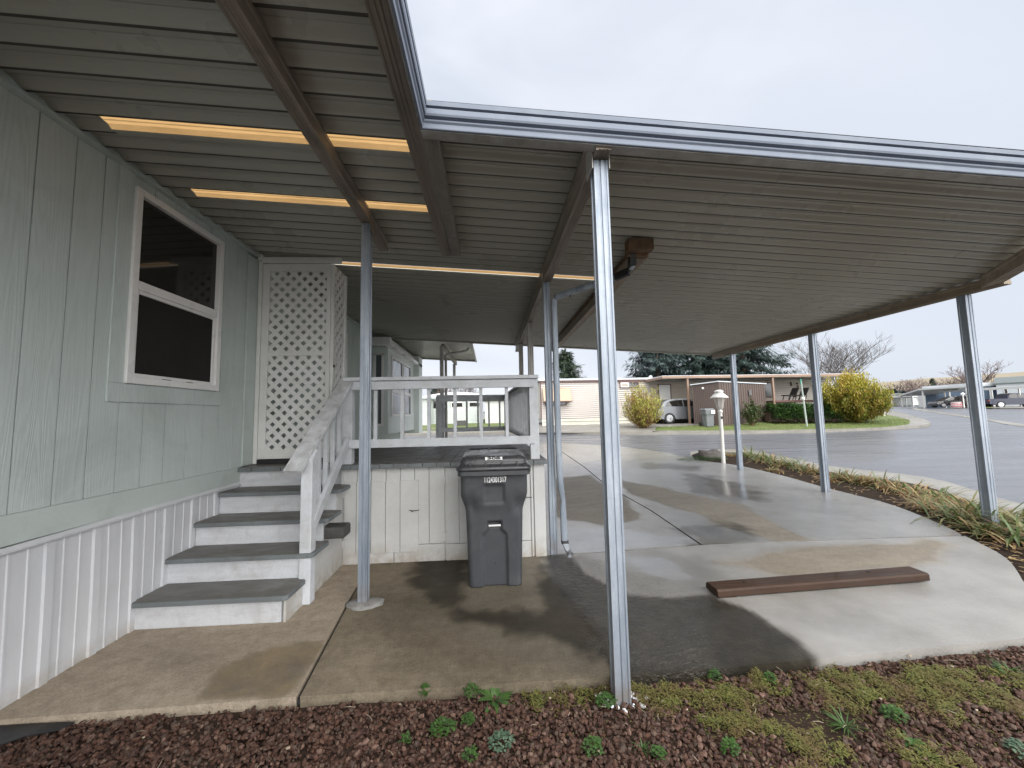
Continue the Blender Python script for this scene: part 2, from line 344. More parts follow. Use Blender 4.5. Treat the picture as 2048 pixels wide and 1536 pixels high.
# red lava gravel
m,t,o=nt('lava'); b=N(t,'BsdfPrincipled',Roughness=.75); g=N(t,'NewGeometry'); cr=N(t,'ValToRGB')
e=cr.color_ramp.elements; e[0].color=(.04,.016,.011,1); e[1].color=(.17,.095,.07,1)
for p,c in ((.35,(.062,.026,.015)),(.6,(.088,.039,.023)),(.8,(.055,.035,.025)),(.93,(.12,.072,.05))):
    x=e.new(p); x.color=(*c,1)
t.links.new(g.outputs['Random Per Island'],cr.inputs[0]); v=coords(t)
t.links.new(mixc(t,.5,cr.outputs[0],mixc(t,noi(t,v,90,3,.6),(.4,.4,.4),(1.2,1.2,1.2)),'MULTIPLY'),b.inputs[0])
t.links.new(bump(t,noi(t,v,220,3,.6,0,1),.6,.003),b.inputs['Normal']); t.links.new(b.outputs[0],o.inputs[0]); MATS['lava']=m
# translucent amber roof panel
m,t,o=nt('amber'); tr=N(t,'BsdfTranslucent'); d=N(t,'BsdfPrincipled',Roughness=.4); mx=N(t,'MixShader',Fac=.85); v=coords(t,(.6,3,1))
c=mixc(t,noi(t,v,3,6,.75,.35,.8),(.40,.245,.105),(.25,.145,.055)); t.links.new(c,tr.inputs[0]); t.links.new(c,d.inputs[0]); t.links.new(d.outputs[0],mx.inputs[1]); t.links.new(tr.outputs[0],mx.inputs[2]); t.links.new(mx.outputs[0],o.inputs[0]); MATS['amber']=m
# frosted lamp glass
m,t,o=nt('lampglass'); tr=N(t,'BsdfTranslucent',Color=(.8,.75,.7,1)); d=N(t,'BsdfPrincipled',Roughness=.3); d.inputs[0].default_value=(.6,.56,.53,1); mx=N(t,'MixShader',Fac=.4); t.links.new(d.outputs[0],mx.inputs[1]); t.links.new(tr.outputs[0],mx.inputs[2]); t.links.new(mx.outputs[0],o.inputs[0]); MATS['lampglass']=m
# concrete with wetness / algae and painted reflection / stain attributes
def concrete(name,dry1,dry2,wet_refl_c,alg_refl_c):
    m,t,o=nt(name); b=N(t,'BsdfPrincipled'); v=coords(t)
    def att(n): a=N(t,'Attribute'); a.attribute_name=n; return a.outputs['Fac']
    wet,alg,tan,pud=att('wet'),att('alg'),att('tan'),att('pud')  # alg: algae and painted dark reflections
    base=mixc(t,noi(t,v,1.6,6,.65,.3,.7,.4),dry1,dry2)
    base=mixc(t,noi(t,v,11,6,.7,.45,.85),base,tuple(x*.72 for x in dry2))
    base=mixc(t,tan,base,mixc(t,noi(t,v,3,5,.6),(.42,.35,.265),(.33,.275,.20)))
    base=mixc(t,.8,base,mixc(t,noi(t,v,75,5,.8,.25,.75),(.5,.5,.5),(1.2,1.2,1.2)),'MULTIPLY')
    base=mixc(t,noi(t,v,130,2,.5,.66,.72),base,(.09,.08,.07))
    base=mixc(t,.55,base,mixc(t,noi(t,coords(t,(.5,1.6,1)),1.7,6,.65,.35,.62,.6),(.62,.61,.6),(1.05,1.05,1.05)),'MULTIPLY')
    base=mixc(t,.7,base,mixc(t,noi(t,v,19,5,.75,.3,.7),(.72,.72,.72),(1.1,1.1,1.1)),'MULTIPLY')
    w=mixc(t,noi(t,v,2.2,5,.6),wet_refl_c,tuple(x*.65 for x in wet_refl_c))
    mw=N(t,'Math',_operation='MULTIPLY'); t.links.new(wet,mw.inputs[0]); mw.inputs[1].default_value=.85
    base=mixc(t,mw.outputs[0],base,w)
    tl=N(t,'MapRange'); tl.inputs[1].default_value=.0; tl.inputs[2].default_value=.5; t.links.new(wet,tl.inputs[0]); pp=N(t,'Math',_operation='PINGPONG'); t.links.new(tl.outputs[0],pp.inputs[0]); pp.inputs[1].default_value=.5; p2=N(t,'Math',_operation='MULTIPLY'); t.links.new(pp.outputs[0],p2.inputs[0]); p2.inputs[1].default_value=.5
    base=mixc(t,p2.outputs[0],base,tuple(x*.45 for x in dry2))
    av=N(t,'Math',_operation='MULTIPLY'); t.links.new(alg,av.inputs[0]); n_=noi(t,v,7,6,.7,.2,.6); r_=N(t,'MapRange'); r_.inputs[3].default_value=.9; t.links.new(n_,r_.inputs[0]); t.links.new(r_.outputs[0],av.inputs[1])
    base=mixc(t,av.outputs[0],base,mixc(t,noi(t,v,3.2,6,.7,.38,.7,.5),alg_refl_c,tuple(x*a_ for x,a_ in zip(alg_refl_c,(3.,2.7,1.9)))))
    t.links.new(base,b.inputs[0])
    r=N(t,'MapRange'); r.inputs[3].default_value=.75; r.inputs[4].default_value=.42; t.links.new(wet,r.inputs[0]); t.links.new(r.outputs[0],b.inputs['Roughness'])
    cw=N(t,'Math',_operation='MAXIMUM'); t.links.new(wet,cw.inputs[0]); t.links.new(pud,cw.inputs[1]); t.links.new(cw.outputs[0],b.inputs['Coat Weight'])
    b.inputs['Specular IOR Level'].default_value=.2; b.inputs['Coat IOR'].default_value=1.7
    cr=N(t,'MapRange'); cr.inputs[3].default_value=.10; cr.inputs[4].default_value=.015
    nw=noi(t,coords(t,(.6,1.4,1)),1.3,5,.6,.42,.6,.5); mx_=N(t,'Math',_operation='MAXIMUM'); ml_=N(t,'Math',_operation='MULTIPLY'); t.links.new(nw,ml_.inputs[0]); ml_.inputs[1].default_value=.75; t.links.new(ml_.outputs[0],mx_.inputs[0]); t.links.new(pud,mx_.inputs[1]); mg=N(t,'Math',_operation='MAXIMUM'); mh=N(t,'Math',_operation='MULTIPLY'); t.links.new(att('grit'),mh.inputs[0]); mh.inputs[1].default_value=.7; t.links.new(mx_.outputs[0],mg.inputs[0]); t.links.new(mh.outputs[0],mg.inputs[1]); t.links.new(mg.outputs[0],cr.inputs[0]); t.links.new(cr.outputs[0],b.inputs['Coat Roughness'])
    # bump: fine grain, suppressed by standing water
    inv=N(t,'Math',_operation='SUBTRACT'); inv.inputs[0].default_value=1; t.links.new(pud,inv.inputs[1])
    b1=N(t,'Bump',Distance=.004); t.links.new(inv.outputs[0],b1.inputs['Strength']); t.links.new(noi(t,v,70,4,.7,0,1),b1.inputs['Height'])
    st=N(t,'Math',_operation='MULTIPLY'); t.links.new(att('grit'),st.inputs[0]); st.inputs[1].default_value=1.
    b2=N(t,'Bump',Distance=.035); t.links.new(st.outputs[0],b2.inputs['Strength']); t.links.new(noi(t,v,24,4,.65,0,1),b2.inputs['Height']); t.links.new(b1.outputs[0],b2.inputs['Normal'])
    t.links.new(b2.outputs[0],b.inputs['Normal'])
    b3=N(t,'Bump',Distance=.003,Strength=.25); t.links.new(noi(t,coords(t,(1,2.5,1)),14,3,.5,0,1),b3.inputs['Height']); t.links.new(b2.outputs[0],b3.inputs['Normal']); t.links.new(b3.outputs[0],b.inputs['Coat Normal'])
    t.links.new(b.outputs[0],o.inputs[0]); MATS[name]=m
concrete('conc_walk',(.48,.40,.31),(.37,.305,.23),(.11,.082,.05),(.09,.066,.036))
concrete('conc_front',(.31,.255,.185),(.22,.18,.128),(.38,.368,.35),(.006,.005,.0025))  # pale wet tone: lighter concrete, with reflected sky put into the colour
concrete('conc_drive',(.36,.335,.30),(.30,.28,.25),(.29,.284,.275),(.022,.020,.016))
# wet asphalt
m,t,o=nt('asphalt'); b=N(t,'BsdfPrincipled'); v=coords(t); v2=coords(t,(.22,1.9,1))
c=mixc(t,noi(t,v,.35,5,.6),(.075,.079,.095),(.05,.053,.064)); c=mixc(t,noi(t,v,40,3,.7),c,(.14,.14,.15)); c=mixc(t,noi(t,v2,.8,5,.6,.5,.75),c,(.12,.12,.13))
t.links.new(c,b.inputs[0]); r=N(t,'MapRange'); r.inputs[3].default_value=.28; r.inputs[4].default_value=.65; t.links.new(noi(t,v2,.9,5,.65),r.inputs[0]); t.links.new(r.outputs[0],b.inputs['Roughness'])
b.inputs['Coat Weight'].default_value=.5; b.inputs['Specular IOR Level'].default_value=.3; r=N(t,'MapRange'); r.inputs[3].default_value=.15; r.inputs[4].default_value=.45; t.links.new(noi(t,v2,1.3,4,.6),r.inputs[0]); t.links.new(r.outputs[0],b.inputs['Coat Roughness'])
t.links.new(bump(t,noi(t,v,60,3,.7,0,1),.5,.006),b.inputs['Normal']); t.links.new(b.outputs[0],o.inputs[0]); MATS['asphalt']=m
#SETTING
# ------------------------------------------------------------------ ground surfaces
def gp(*pts,dz=0.): return [gat(x,y,dz).to_2d() for x,y in pts]
def terrain():
    mb=MB(); xs=[-2500,-1200,-600,-300,-150,-80,-50,-30,-20]+list(range(-14,40,2))+[44,50,60,80,110,150,220,300,450,600,900,1500,2500]
    ys=[-60,-30,-15,-8,-4]+list(range(-2,60,2))+[64,70,80,95,115,140,180,250,350,500,800,1500,3000]
    for y in ys:
        for x in xs: mb.v.append(Vector((x,y,G(x,y)-.09-(.25 if -12<x<45 and y<2 else 0))))
    n=len(xs)
    for j in range(len(ys)-1):
        for i in range(n-1): mb.f.append((j*n+i,j*n+i+1,(j+1)*n+i+1,(j+1)*n+i))
    mb.build('ground','terrain',kind='structure',smooth=True)
terrain()
def cr_(pts,n=5):
    P=[Vector(p) for p in pts]; out=[]
    for i in range(len(P)-1):
        a=P[max(i-1,0)];b=P[i];c=P[i+1];d=P[min(i+2,len(P)-1)]
        for k in range(n):
            t=k/n; out.append(.5*((2*b)+(c-a)*t+(2*a-5*b+4*c-d)*t*t+(3*b-a-3*c+d)*t**3))
    return out+[P[-1]]
# joints and edges of the slabs
JL=[(-1.03,2.21),(-1.14,3.2),(-1.225,4.06)]
edgeR=gp((2048,1165),(2010,1115),(1930,1072))+gp((1850,1035),(1750,1000),(1650,975),(1560,950),(1470,930),(1390,920))
walk=[(-2.75,2.17),(-1.04,2.205),(-1.15,3.2),(-1.235,4.2),(-2.75,4.2)]
e2=edgeR[2]; NE=2*6
edgeR=cr_(edgeR,6); e2=edgeR[NE]
front=[(-1.02,2.205),(3.13,2.21),(3.46,2.28)]+[tuple(p) for p in edgeR[:NE+1]]+[(2.30,4.06),(-1.215,4.065),(-1.13,3.2)]
dj=gp((1406,1092),(1300,1020),(1155,925),(1120,902))
far_edge=gp((1340,906),(1240,893),(1110,885))
driveA=[(.3,4.095),(dj[0][0]-.01,4.09)]+[(p[0]-.012,p[1]) for p in dj[1:]]+[tuple(far_edge[2]),(-1.5,far_edge[2][1]+1.),(-1.5,8.3),(.3,8.3)]
driveB=[(dj[0][0]+.012,4.09),(e2[0],e2[1]+.03)]+[tuple(p) for p in edgeR[NE+1:]]+[tuple(far_edge[0]),tuple(far_edge[1]),tuple(far_edge[2]+Vector((.03,-.1)))]+[(p[0]+.012,p[1]) for p in reversed(dj[1:])]
def fld(polys,soft,amp=.08,fs=2.5):
    P=[[tuple(q) for q in gp(*p)] for p in polys]
    def f(x,y):
        w=amp*noise.noise(Vector((x*fs,y*fs,3.3)))+amp*.5*noise.noise(Vector((x*fs*3,y*fs*3,1.3)))
        return max([sstep(-soft,soft,sdist(x,y,p)+w) for p in P]+[0])
    return f
Z=lambda x,y:0.
wk_wet=fld([[(405,1395),(440,1345),(505,1310),(600,1290),(636,1295),(600,1345),(583,1392),(480,1396)]],.02,.05)
# front slab: wet everywhere right of the algae zone
fr_wet=fld([[(1085,1095),(1100,1150),(1180,1240),(1260,1340),(1500,1345),(2200,1330),(2300,1100),(1900,1060),(1300,1085)]],.12,.1)
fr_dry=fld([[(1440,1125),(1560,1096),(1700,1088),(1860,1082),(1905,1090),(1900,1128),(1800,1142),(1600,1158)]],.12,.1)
fr_mid=fld([[(1120,1098),(1300,1094),(1380,1110),(1470,1160),(1420,1200),(1300,1210),(1180,1170)]],.2,.15)
fr_olive=fld([[(700,1190),(900,1150),(1400,1150),(1640,1345),(1300,1390),(900,1390),(780,1300)]],.3,.15)
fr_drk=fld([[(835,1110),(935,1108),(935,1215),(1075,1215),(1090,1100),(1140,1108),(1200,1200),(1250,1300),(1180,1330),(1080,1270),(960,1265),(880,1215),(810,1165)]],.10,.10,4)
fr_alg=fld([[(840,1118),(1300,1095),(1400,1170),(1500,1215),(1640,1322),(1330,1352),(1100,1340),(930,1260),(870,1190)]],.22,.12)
fr_grit=fld([[(1105,1108),(1170,1112),(1260,1140),(1340,1170),(1420,1200),(1440,1345),(1230,1352),(1180,1260)]],.1,.1)
fr_brn_refl=fld([[(1092,1100),(1128,1104),(1180,1150),(1260,1188),(1340,1196),(1422,1189),(1505,1226),(1560,1260),(1640,1322),(1690,1380),(1330,1400),(1250,1400),(1160,1250),(1100,1160)]],.035,.03,5)  # wet brown zone, with the roof's dark reflection painted into it
fr_pud=fld([[(1500,1228),(1560,1235),(1760,1260),(1760,1304),(1640,1314),(1560,1272)],[(1230,1112),(1330,1112),(1400,1160),(1300,1165)]],.08,.08)
sheet('concrete_walkway',walk,.04,0,'conc_walk',.12,attrs={'wet':lambda x,y:wk_wet(x,y)*.45,'alg':lambda x,y:wk_wet(x,y)*.6,'tan':Z,'pud':Z,'grit':Z})
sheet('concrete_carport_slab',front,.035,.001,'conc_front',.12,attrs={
 'wet':lambda x,y:max(fr_wet(x,y)*(1-.8*fr_dry(x,y))*(1-.4*fr_brn_refl(x,y)),.15*fr_alg(x,y)),'alg':lambda x,y:min(1,max(.45*fr_olive(x,y)*(1-sstep(1.4,1.9,x)),.42*fr_mid(x,y),.9*fr_drk(x,y),.96*fr_brn_refl(x,y))),  # alg also carries the painted roof reflection
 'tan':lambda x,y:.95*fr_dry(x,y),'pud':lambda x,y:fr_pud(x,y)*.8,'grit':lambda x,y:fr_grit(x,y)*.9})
dr_tan=fld([[(1100,958),(1180,950),(1260,1000),(1280,1040),(1200,1052),(1100,1030)],[(1240,960),(1330,975),(1480,1010),(1560,1050),(1640,1082),(1560,1085),(1460,1062),(1400,1030),(1330,1010),(1255,985)]],.04,.08)
dr_pud=fld([[(1400,955),(1480,965),(1540,975),(1520,1005),(1440,990)],[(1340,1030),(1440,1045),(1500,1070),(1420,1085),(1390,1075)],[(1100,1050),(1390,1075),(1380,1095),(1100,1105)]],.12,.15)
dr_dark_refl=fld([[(1375,950),(1450,958),(1520,985),(1530,1006),(1470,1002),(1400,982)],[(1360,1056),(1440,1042),(1500,1070),(1480,1092),(1395,1092)],[(1290,925),(1400,932),(1400,940),(1290,936)]],.12,.25,3)  # dark reflection streaks on the damp drive, put in as colour
for nm,P in (('concrete_driveway',driveA),('concrete_driveway_right',driveB)):
    sheet(nm,P,.07,.002,'conc_drive',.12,attrs={'wet':lambda x,y:.12+.86*(1-dr_tan(x,y)),'alg':lambda x,y:.8*dr_dark_refl(x,y),'tan':lambda x,y:.55*dr_tan(x,y),'pud':lambda x,y:.75*dr_pud(x,y)*(1-dr_tan(x,y)),'grit':Z},win=((-.2,6.5,.4),(4.,9,.4)))  # alg here is the painted dark reflection
jm=MB()
for L in ([(-1.03,2.215),(-1.14,3.2),(-1.225,4.09)],[(-1.2,4.08),(2.28,4.078),(e2[0],e2[1]+.015)],[tuple(p) for p in dj]):
    for p,q in zip(L,L[1:]): 
        for k_ in range(8):
            a_=[lerp(p[m_],q[m_],k_/8) for m_ in (0,1)]; b_2=[lerp(p[m_],q[m_],(k_+1)/8) for m_ in (0,1)]; jm.bar((*a_,G(*a_)-.035),(*b_2,G(*b_2)-.035),.03,.03)
jm.build('slab_joint','dark_gap',kind='structure')
# road: one wide sheet, everything else stands on it
bed_out=gp((1380,910),(1430,904),(1500,907),(1560,922),(1600,932),(1673,946),(1853,973),(1993,1022),(2048,1038))
bed_out=cr_(bed_out,4); bo=bed_out[-1]
kerb_out=gp((1380,904),(1430,899),(1500,901),(1560,913),(1600,920),(1673,934),(1853,955),(1993,995),(2048,1009))
kerb_out=cr_(kerb_out,4); ko=kerb_out[-1]
road=[tuple(p) for p in gp((1400,916),(1340,920),(1240,902),(1110,893))]+[(-1.5,far_edge[2][1]-1.5),(-60,far_edge[2][1]+6),(-60,170),(180,190),(180,-40),(ko[0]+3,-40),(ko[0]+.1,1.)]+[tuple(p) for p in reversed(kerb_out)]
sheet('road',road,1.,-.012,'asphalt',.05,win=((-3,40,30),(3,40,30)))
strip=[tuple(p) for p in kerb_out]+[(ko[0]+.1,1.),(ko[0]-.25,1.)]+[tuple(p) for p in reversed(bed_out)]
sheet('concrete_gutter_strip',strip,.5,.004,'kerb',.08)
bed=[tuple(p) for p in bed_out]+[(bo[0]+.05,1.),(bo[0],-3.),(-4,-3.),(-4,2.25),(-2.7,2.19),(3.13,2.23),(3.44,2.30)]+[tuple(p) for p in edgeR]
sheet('gravel_bed',bed,.25,-.055,'gravelbed',.1,rough=.02,win=((-3,4,.6),(1.2,2.6,.6)))
# planted strip soil
soil=[tuple(p) for p in edgeR]+[tuple(p) for p in bed_out]
soil_o=sheet('flower_bed_soil',[tuple(p) for p in edgeR]+[tuple(p) for p in bed_out]+[(bo[0]-.3,3.),(edgeR[0][0]+.35,2.6)],.2,-.03,'soil',.05,rough=.03)
# far side: yard plate with kerb, lawn
kf=gp((700,872),(1083,868),(1236,869),(1450,868),(1560,866),(1637,865),(1700,862),(1773,859),(1842,855),(1861,850),(1855,845),(1823,834),(1801,827),(1762,820))
kf=cr_(kf,4); kl=kf[-1]
yard=[tuple(p) for p in kf]+[(kl[0]-6,kl[1]+14),(-10,70),(-60,60),(-60,kf[0][1]+4)]
sheet('sidewalk',yard,1.5,.11,'kerb',.2)
lawn=gp((1310,861),(1450,861),(1560,860),(1637,858),(1700,857),(1773,854),(1817,849),(1821,843),(1795,834),(1762,828),dz=.11)
ll=lawn[-1]
lawnp=[tuple(p) for p in lawn]+[(ll[0]-5,ll[1]+6),tuple(gD(1500,27).to_2d()),tuple(gD(1440,21.6).to_2d()),tuple(gD(1390,21.4).to_2d()),tuple(gD(1310,21.).to_2d())]
sheet('lawn',lawnp,.6,.125,'lawn',.05)
yd=[tuple(gD(px,D).to_2d()) for px,D in ((700,24),(1060,20.6),(1300,20.8),(1312,21.2),(1392,21.6),(1440,21.9),(1500,27.5),(1500,40),(1000,45),(700,40))]
yd=[tuple(p) for p in gp((960,864),(1200,864),(1304,864),dz=.11)]+yd[3:8]+[(-8,45),(-8,30),(-1,28)]
sheet('front_yard',yd,1.,.118,'yard',.05)
# grass behind the deck, with kerb
gb=[tuple(gD(px,D).to_2d()) for px,D in ((760,22.6),(860,22.),(1040,21.5),(1040,30),(1040,42),(700,42))]
sheet('lawn_left',gb,1.,.135,'lawn',.05)
# pale gutter of the far street
gs=gp((1823,815.5),(1880,824),(1930,831),(1990,840),(2048,848),(2200,866))
gs2=gp((1823,818),(1880,827),(1930,834.5),(1990,844),(2048,853),(2200,872))
sheet('road_gutter',[tuple(p) for p in gs]+[tuple(p) for p in reversed(gs2)],2,.0,'kerb')
# far lots right of the street
fl=gp((1770,813),(1830,811),(1870,812),(1900,815),(1940,816),(1960,817.5),(2000,818),(2100,818))
sheet('far_lots',[tuple(p) for p in fl]+[(250,fl[-1][1]),(250,260),(0,260),(20,150)],6,.13,'kerb',.2)
fl=gp((1880,811),(1905,813),(1940,813.5),(1962,815),(1984,816),(1984,812),(1940,810),(1900,809.5),dz=.13)
sheet('far_lawn',[tuple(p) for p in fl],4,.15,'lawn',.03)
# hills
hb=MB(); cols=[]
for i in range(61):
    px=1300+i*35; t=i/60; 
    yt=785 if px<1500 else 785-(px-1500)*.078 if px<1770 else 764-(px-1770)*.075
    ytt=yt+3*noise.noise(Vector((px*.01,0,0)))
    cols.append([atD(px,818,500),atD(px,lerp(812,ytt,.45),800)+Vector((0,0,12*noise.noise(Vector((px*.02,3,0))))),atD(px,lerp(812,ytt,.8),1100),atD(px,ytt,1500),atD(px,ytt+6,2200)])
for c in cols:
    c[0].z=-20; hb.v+=c
for i in range(60):
    for j in range(4): hb.f.append((i*5+j,(i+1)*5+j,(i+1)*5+j+1,i*5+j+1))
hb.build('hills','hill',kind='structure',smooth=True)
#HOUSE
# ------------------------------------------------------------------ the mobile home at left
WX=-2.555
home=thing('mobile_home','sage green mobile home wall with white skirting and white framed window, left of the steps','mobile home',(WX,4.13,0))
def part(mb,name,mat,parent,**k): return mb.build(name,mat,parent,**k)
# siding boards between grooves; window opening left free
gv=[-6+.2*i for i in range(39)]+[1.83,2.03,2.226,2.429,2.608,2.805,2.993,3.186,3.403,3.591,3.782,3.97,4.13]
gv=sorted(set(round(g,3) for g in gv if g<1.7 or g>1.8))
TB0,TB1=.825,.985   # belt trim
wy0,wy1,wz0,wz1=2.80,3.74,1.72,3.17
mb=MB()
def board(y0,y1,z0,z1,x=WX): mb.box(x-.03,x,y0,y1,z0,z1)
for a,b in zip(gv,gv[1:]):
    a2,b2=a+.0035,b-.0035
    if b2<=wy0 or a2>=wy1: board(a2,b2,TB1,3.27)
    else:
        if a2<wy0: board(a2,wy0,TB1,3.27)
        if b2>wy1: board(wy1,b2,TB1,3.27)
        board(max(a2,wy0),min(b2,wy1),TB1,wz0); board(max(a2,wy0),min(b2,wy1),wz1,3.27)
mb.box(WX-.05,WX-.012,-6,wy0,TB1,3.27); mb.box(WX-.05,WX-.012,wy1,4.13,TB1,3.27); mb.box(WX-.05,WX-.012,wy0,wy1,TB1,wz0); mb.box(WX-.05,WX-.012,wy0,wy1,wz1,3.27)
wall=part(mb,'wall','siding',home,bev=.002)
# window surround boards, belt trim
mb=MB(); mb.box(WX+.001,WX+.014,2.70,3.80,1.60,wz0+.01); mb.box(WX+.001,WX+.014,2.70,wy0+.01,wz0+.011,3.26)
part(mb,'window_surround','siding',home,bev=.002)
mb=MB(); mb.box(WX+.001,WX+.022,-6,2.0,TB0,TB1); mb.box(WX+.001,WX+.022,2.003,4.13,TB0,TB1); part(mb,'belt_trim','trim_green',home,bev=.003)
mb=MB(); mb.box(WX-.03,WX+.016,4.135,4.40,.99,3.23); part(mb,'corner_board','trim_green',home,bev=.003)
# skirting of ribbed metal
mb=MB(); y=-3.; prof=[]
random.seed(3); top=lambda y:.80+.012*(y-2)
pat=[(.0,0),(.006,.012),(.05,.012),(.056,0),(.10,0),(.104,.005),(.112,.005),(.116,0),(.19,0),(.194,.005),(.202,.005),(.206,0),(.27,0)]
P=[]
while y<4.12:
    for a,h in pat: P.append((y+a,h))
    y+=.27
n=0
for i,(yy,h) in enumerate(P):
    wv=.008*math.sin(yy*5)+.006*noise.noise(Vector((yy*3,0,0)))
    bl=.02*max(0,1-abs(yy-2.25)/.35)
    mb.v.append(Vector((WX+.008+h,yy,top(yy)))); mb.v.append(Vector((WX+.012+h+wv*.6+bl*.6,yy,.4))); mb.v.append(Vector((WX+.012+h+wv+bl,yy,-.05)))
for i in range(len(P)-1):
    for j in range(2): mb.f.append((i*3+j,(i+1)*3+j,(i+1)*3+j+1,i*3+j+1))
part(mb,'skirting','skirt',home)
mb=MB(); mb.sweep([(0,0),(.035,0),(.035,.012),(.02,.03),(0,.03)],(WX+.002,-3,top(-3)-.014),(WX+.002,4.1,top(4.1)-.014)); part(mb,'skirting_rail','skirt',home)
# roof channel where carport meets the wall
mb=MB(); mb.sweep([(0,0),(.05,0),(.05,.012),(.014,.016),(.014,.065),(0,.065)],(WX+.002,-6,3.25),(WX+.002,11.4,3.25)); part(mb,'roof_channel','trim_green',home)
mb=MB(); mb.box(WX-.09,WX+.018,-6,11.4,3.297,3.42); part(mb,'added_wall_filler','trim_green',home)  # filler box added to stop light leaking past the pan ends
# window
win=MB(); fx=WX+.016
def frame(mb,y0,y1,z0,z1,w,x0,x1):
    mb.box(x0,x1,y0,y0+w,z0,z1); mb.box(x0,x1,y1-w,y1,z0,z1); mb.box(x0,x1,y0+w,y1-w,z0,z0+w); mb.box(x0,x1,y0+w,y1-w,z1-w,z1)
frame(win,wy0+.01,wy1-.01,wz0+.012,wz1,.05,WX-.02,WX+.034); w_o=part(win,'window','white_vinyl',home,bev=.004)
mb=MB(); zm=2.455; mb.box(WX-.01,WX+.026,wy0+.06,wy1-.06,zm-.035,zm+.03); frame(mb,wy0+.06,wy1-.06,wz0+.062,zm-.035,.028,WX-.012,WX+.016); part(mb,'sash','white_vinyl',w_o,bev=.003)
mb=MB(); mb.box(WX-.012,WX-.006,wy0+.06,wy1-.06,zm+.03,wz1-.05); part(mb,'pane','dark_glass',w_o)
mb=MB(); mb.box(WX-.004,WX+.002,wy0+.088,wy1-.088,wz0+.09,zm-.063); part(mb,'insect_screen','screen_glass',w_o)
for a_,b_2 in ((3.12,3.2),(3.36,3.42)): part(MB().box(WX+.017,WX+.022,a_,b_2,wz0+.055,wz0+.068),'latch','black',w_o)
# wall beyond the lattice, then the bay
mb=MB()
y=4.4
while y<8.4:
    mb.box(WX-.03,WX-.004,y+.004,min(y+.1,8.42)-.004,.9,3.27); y+=.1
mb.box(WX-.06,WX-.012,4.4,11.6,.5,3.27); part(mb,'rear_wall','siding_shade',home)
mb=MB(); frame(mb,6.55,6.95,1.3,2.98,.05,WX,WX+.03); mb.box(WX,WX+.025,6.6,6.9,2.1,2.15); w2=part(mb,'window','white_vinyl',home); mb=MB(); mb.box(WX,WX+.008,6.6,6.9,1.35,2.93); part(mb,'pane','dark_glass',w2)
BX=-2.2
mb=MB(); mb.box(WX-.01,BX,8.44,11.3,1.10,3.22); 
for k in range(6): mb.box(BX+.001,BX+.008,8.47,11.28,1.12+k*.075,1.12+k*.075+.068)
part(mb,'bay','bay_white',home)
mb=MB(); frame(mb,0,0,0,0,0,0,0) if 0 else None
a0,a1=-2.50,-2.29
mb.box(a0,a0+.05,8.41,8.438,1.32,2.86); mb.box(a1-.04,a1,8.41,8.438,1.32,2.86); mb.box(a0,a1,8.41,8.438,2.82,2.87); mb.box(a0,a1,8.41,8.438,1.28,1.33); w3=part(mb,'window','white_vinyl',home)
mb=MB(); mb.box(a0+.05,a1-.04,8.425,8.437,1.33,2.82); part(mb,'pane','far_glass',w3)
for y0,y1 in ((8.7,9.75),(9.85,10.75)):
    mb=MB(); frame(mb,y0,y1,1.48,2.85,.055,BX+.002,BX+.035); mb.box(BX+.002,BX+.03,y0+.05,y1-.05,2.02,2.1); w=part(mb,'window','white_vinyl',home); mb=MB(); mb.box(BX+.002,BX+.012,y0+.05,y1-.05,1.53,2.8); part(mb,'pane','far_glass',w)
mb=MB(); mb.box(WX,-2.06,11.3,11.9,1.0,3.25); [mb.box(-2.2+.0,-2.05,11.294,11.299,1.02,3.2) for _ in (0,)]; part(mb,'bay_end','bay_white',home)
mb=MB(); mb.box(BX,BX+.14,8.2,11.9,2.98,3.05); mb.box(WX,BX+.14,8.05,8.2,2.98,3.14); part(mb,'bay_soffit','white_vinyl',home)
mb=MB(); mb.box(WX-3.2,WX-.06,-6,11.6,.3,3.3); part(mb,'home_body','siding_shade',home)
#CARPORT
# ------------------------------------------------------------------ carport
def zr(X): return 3.10-.062*(X-.65)
cp=thing('carport','metal patio carport with ribbed pan roof, brown beams and silver posts over the drive','carport',(.66,2.1,0))
PITCH=.148; Y0=2.29
SEAM=[]
def xr(Y): return 5.43 if Y>3.66 else 5.43-(3.66-Y)*.82
def pans(mb,k0,k1,xfn0,xfn1,skip=()):
    prof=[(0,.026),(.024,.026),(.050,.024),(.053,.020),(.058,.020),(.061,.023),(.080,.020),(.110,.002),(.118,.0),(.129,-.001),(.147,.001),(.148,.026)]
    for k in range(k0,k1):
        y0=Y0+k*PITCH; x0=xfn0(y0); x1=xfn1(y0)
        segs=[(x0,x1)]
        for sk,(sa,sb) in skip:
            if sk==k: segs=[(x0,sa),(sb,x1)]
        o=len(mb.v)
        sg=0 if len(segs)==1 else 1
        for (a,b) in segs:
            if b-a<.02: continue
            
            o=len(mb.v)
            for x in (a,b):
                for dy,h in prof: mb.v.append(Vector((x,y0+dy,zr(x)+h)))
            n=len(prof)
            for i in range(n-1):
                if i in (0,9,10): SEAM.append(len(mb.f))
                mb.f.append((o+i,o+i+1,o+n+i+1,o+n+i))
        if sg:
            sa,sb=segs[0][1],segs[1][0]; o=len(mb.v); sub=prof[7:]
            if k==14: mb.add([(x_,y0+dy,zr(x_)+.0255) for x_ in (sa,sb) for dy in (0,.062)],[(0,1,3,2)]); o=len(mb.v)
            for x in (sa,sb):
                for dy,h in sub: mb.v.append(Vector((x,y0+dy,zr(x)+h)))
            n=len(sub)
            for i in range(n-1): mb.f.append((o+i,o+i+1,o+n+i+1,o+n+i))
skys=[(0,(-2.33,-.40)),(5,(-2.36,-.40)),(14,(-2.30,1.30))]
mb=MB(); XL=lambda y:WX+.004
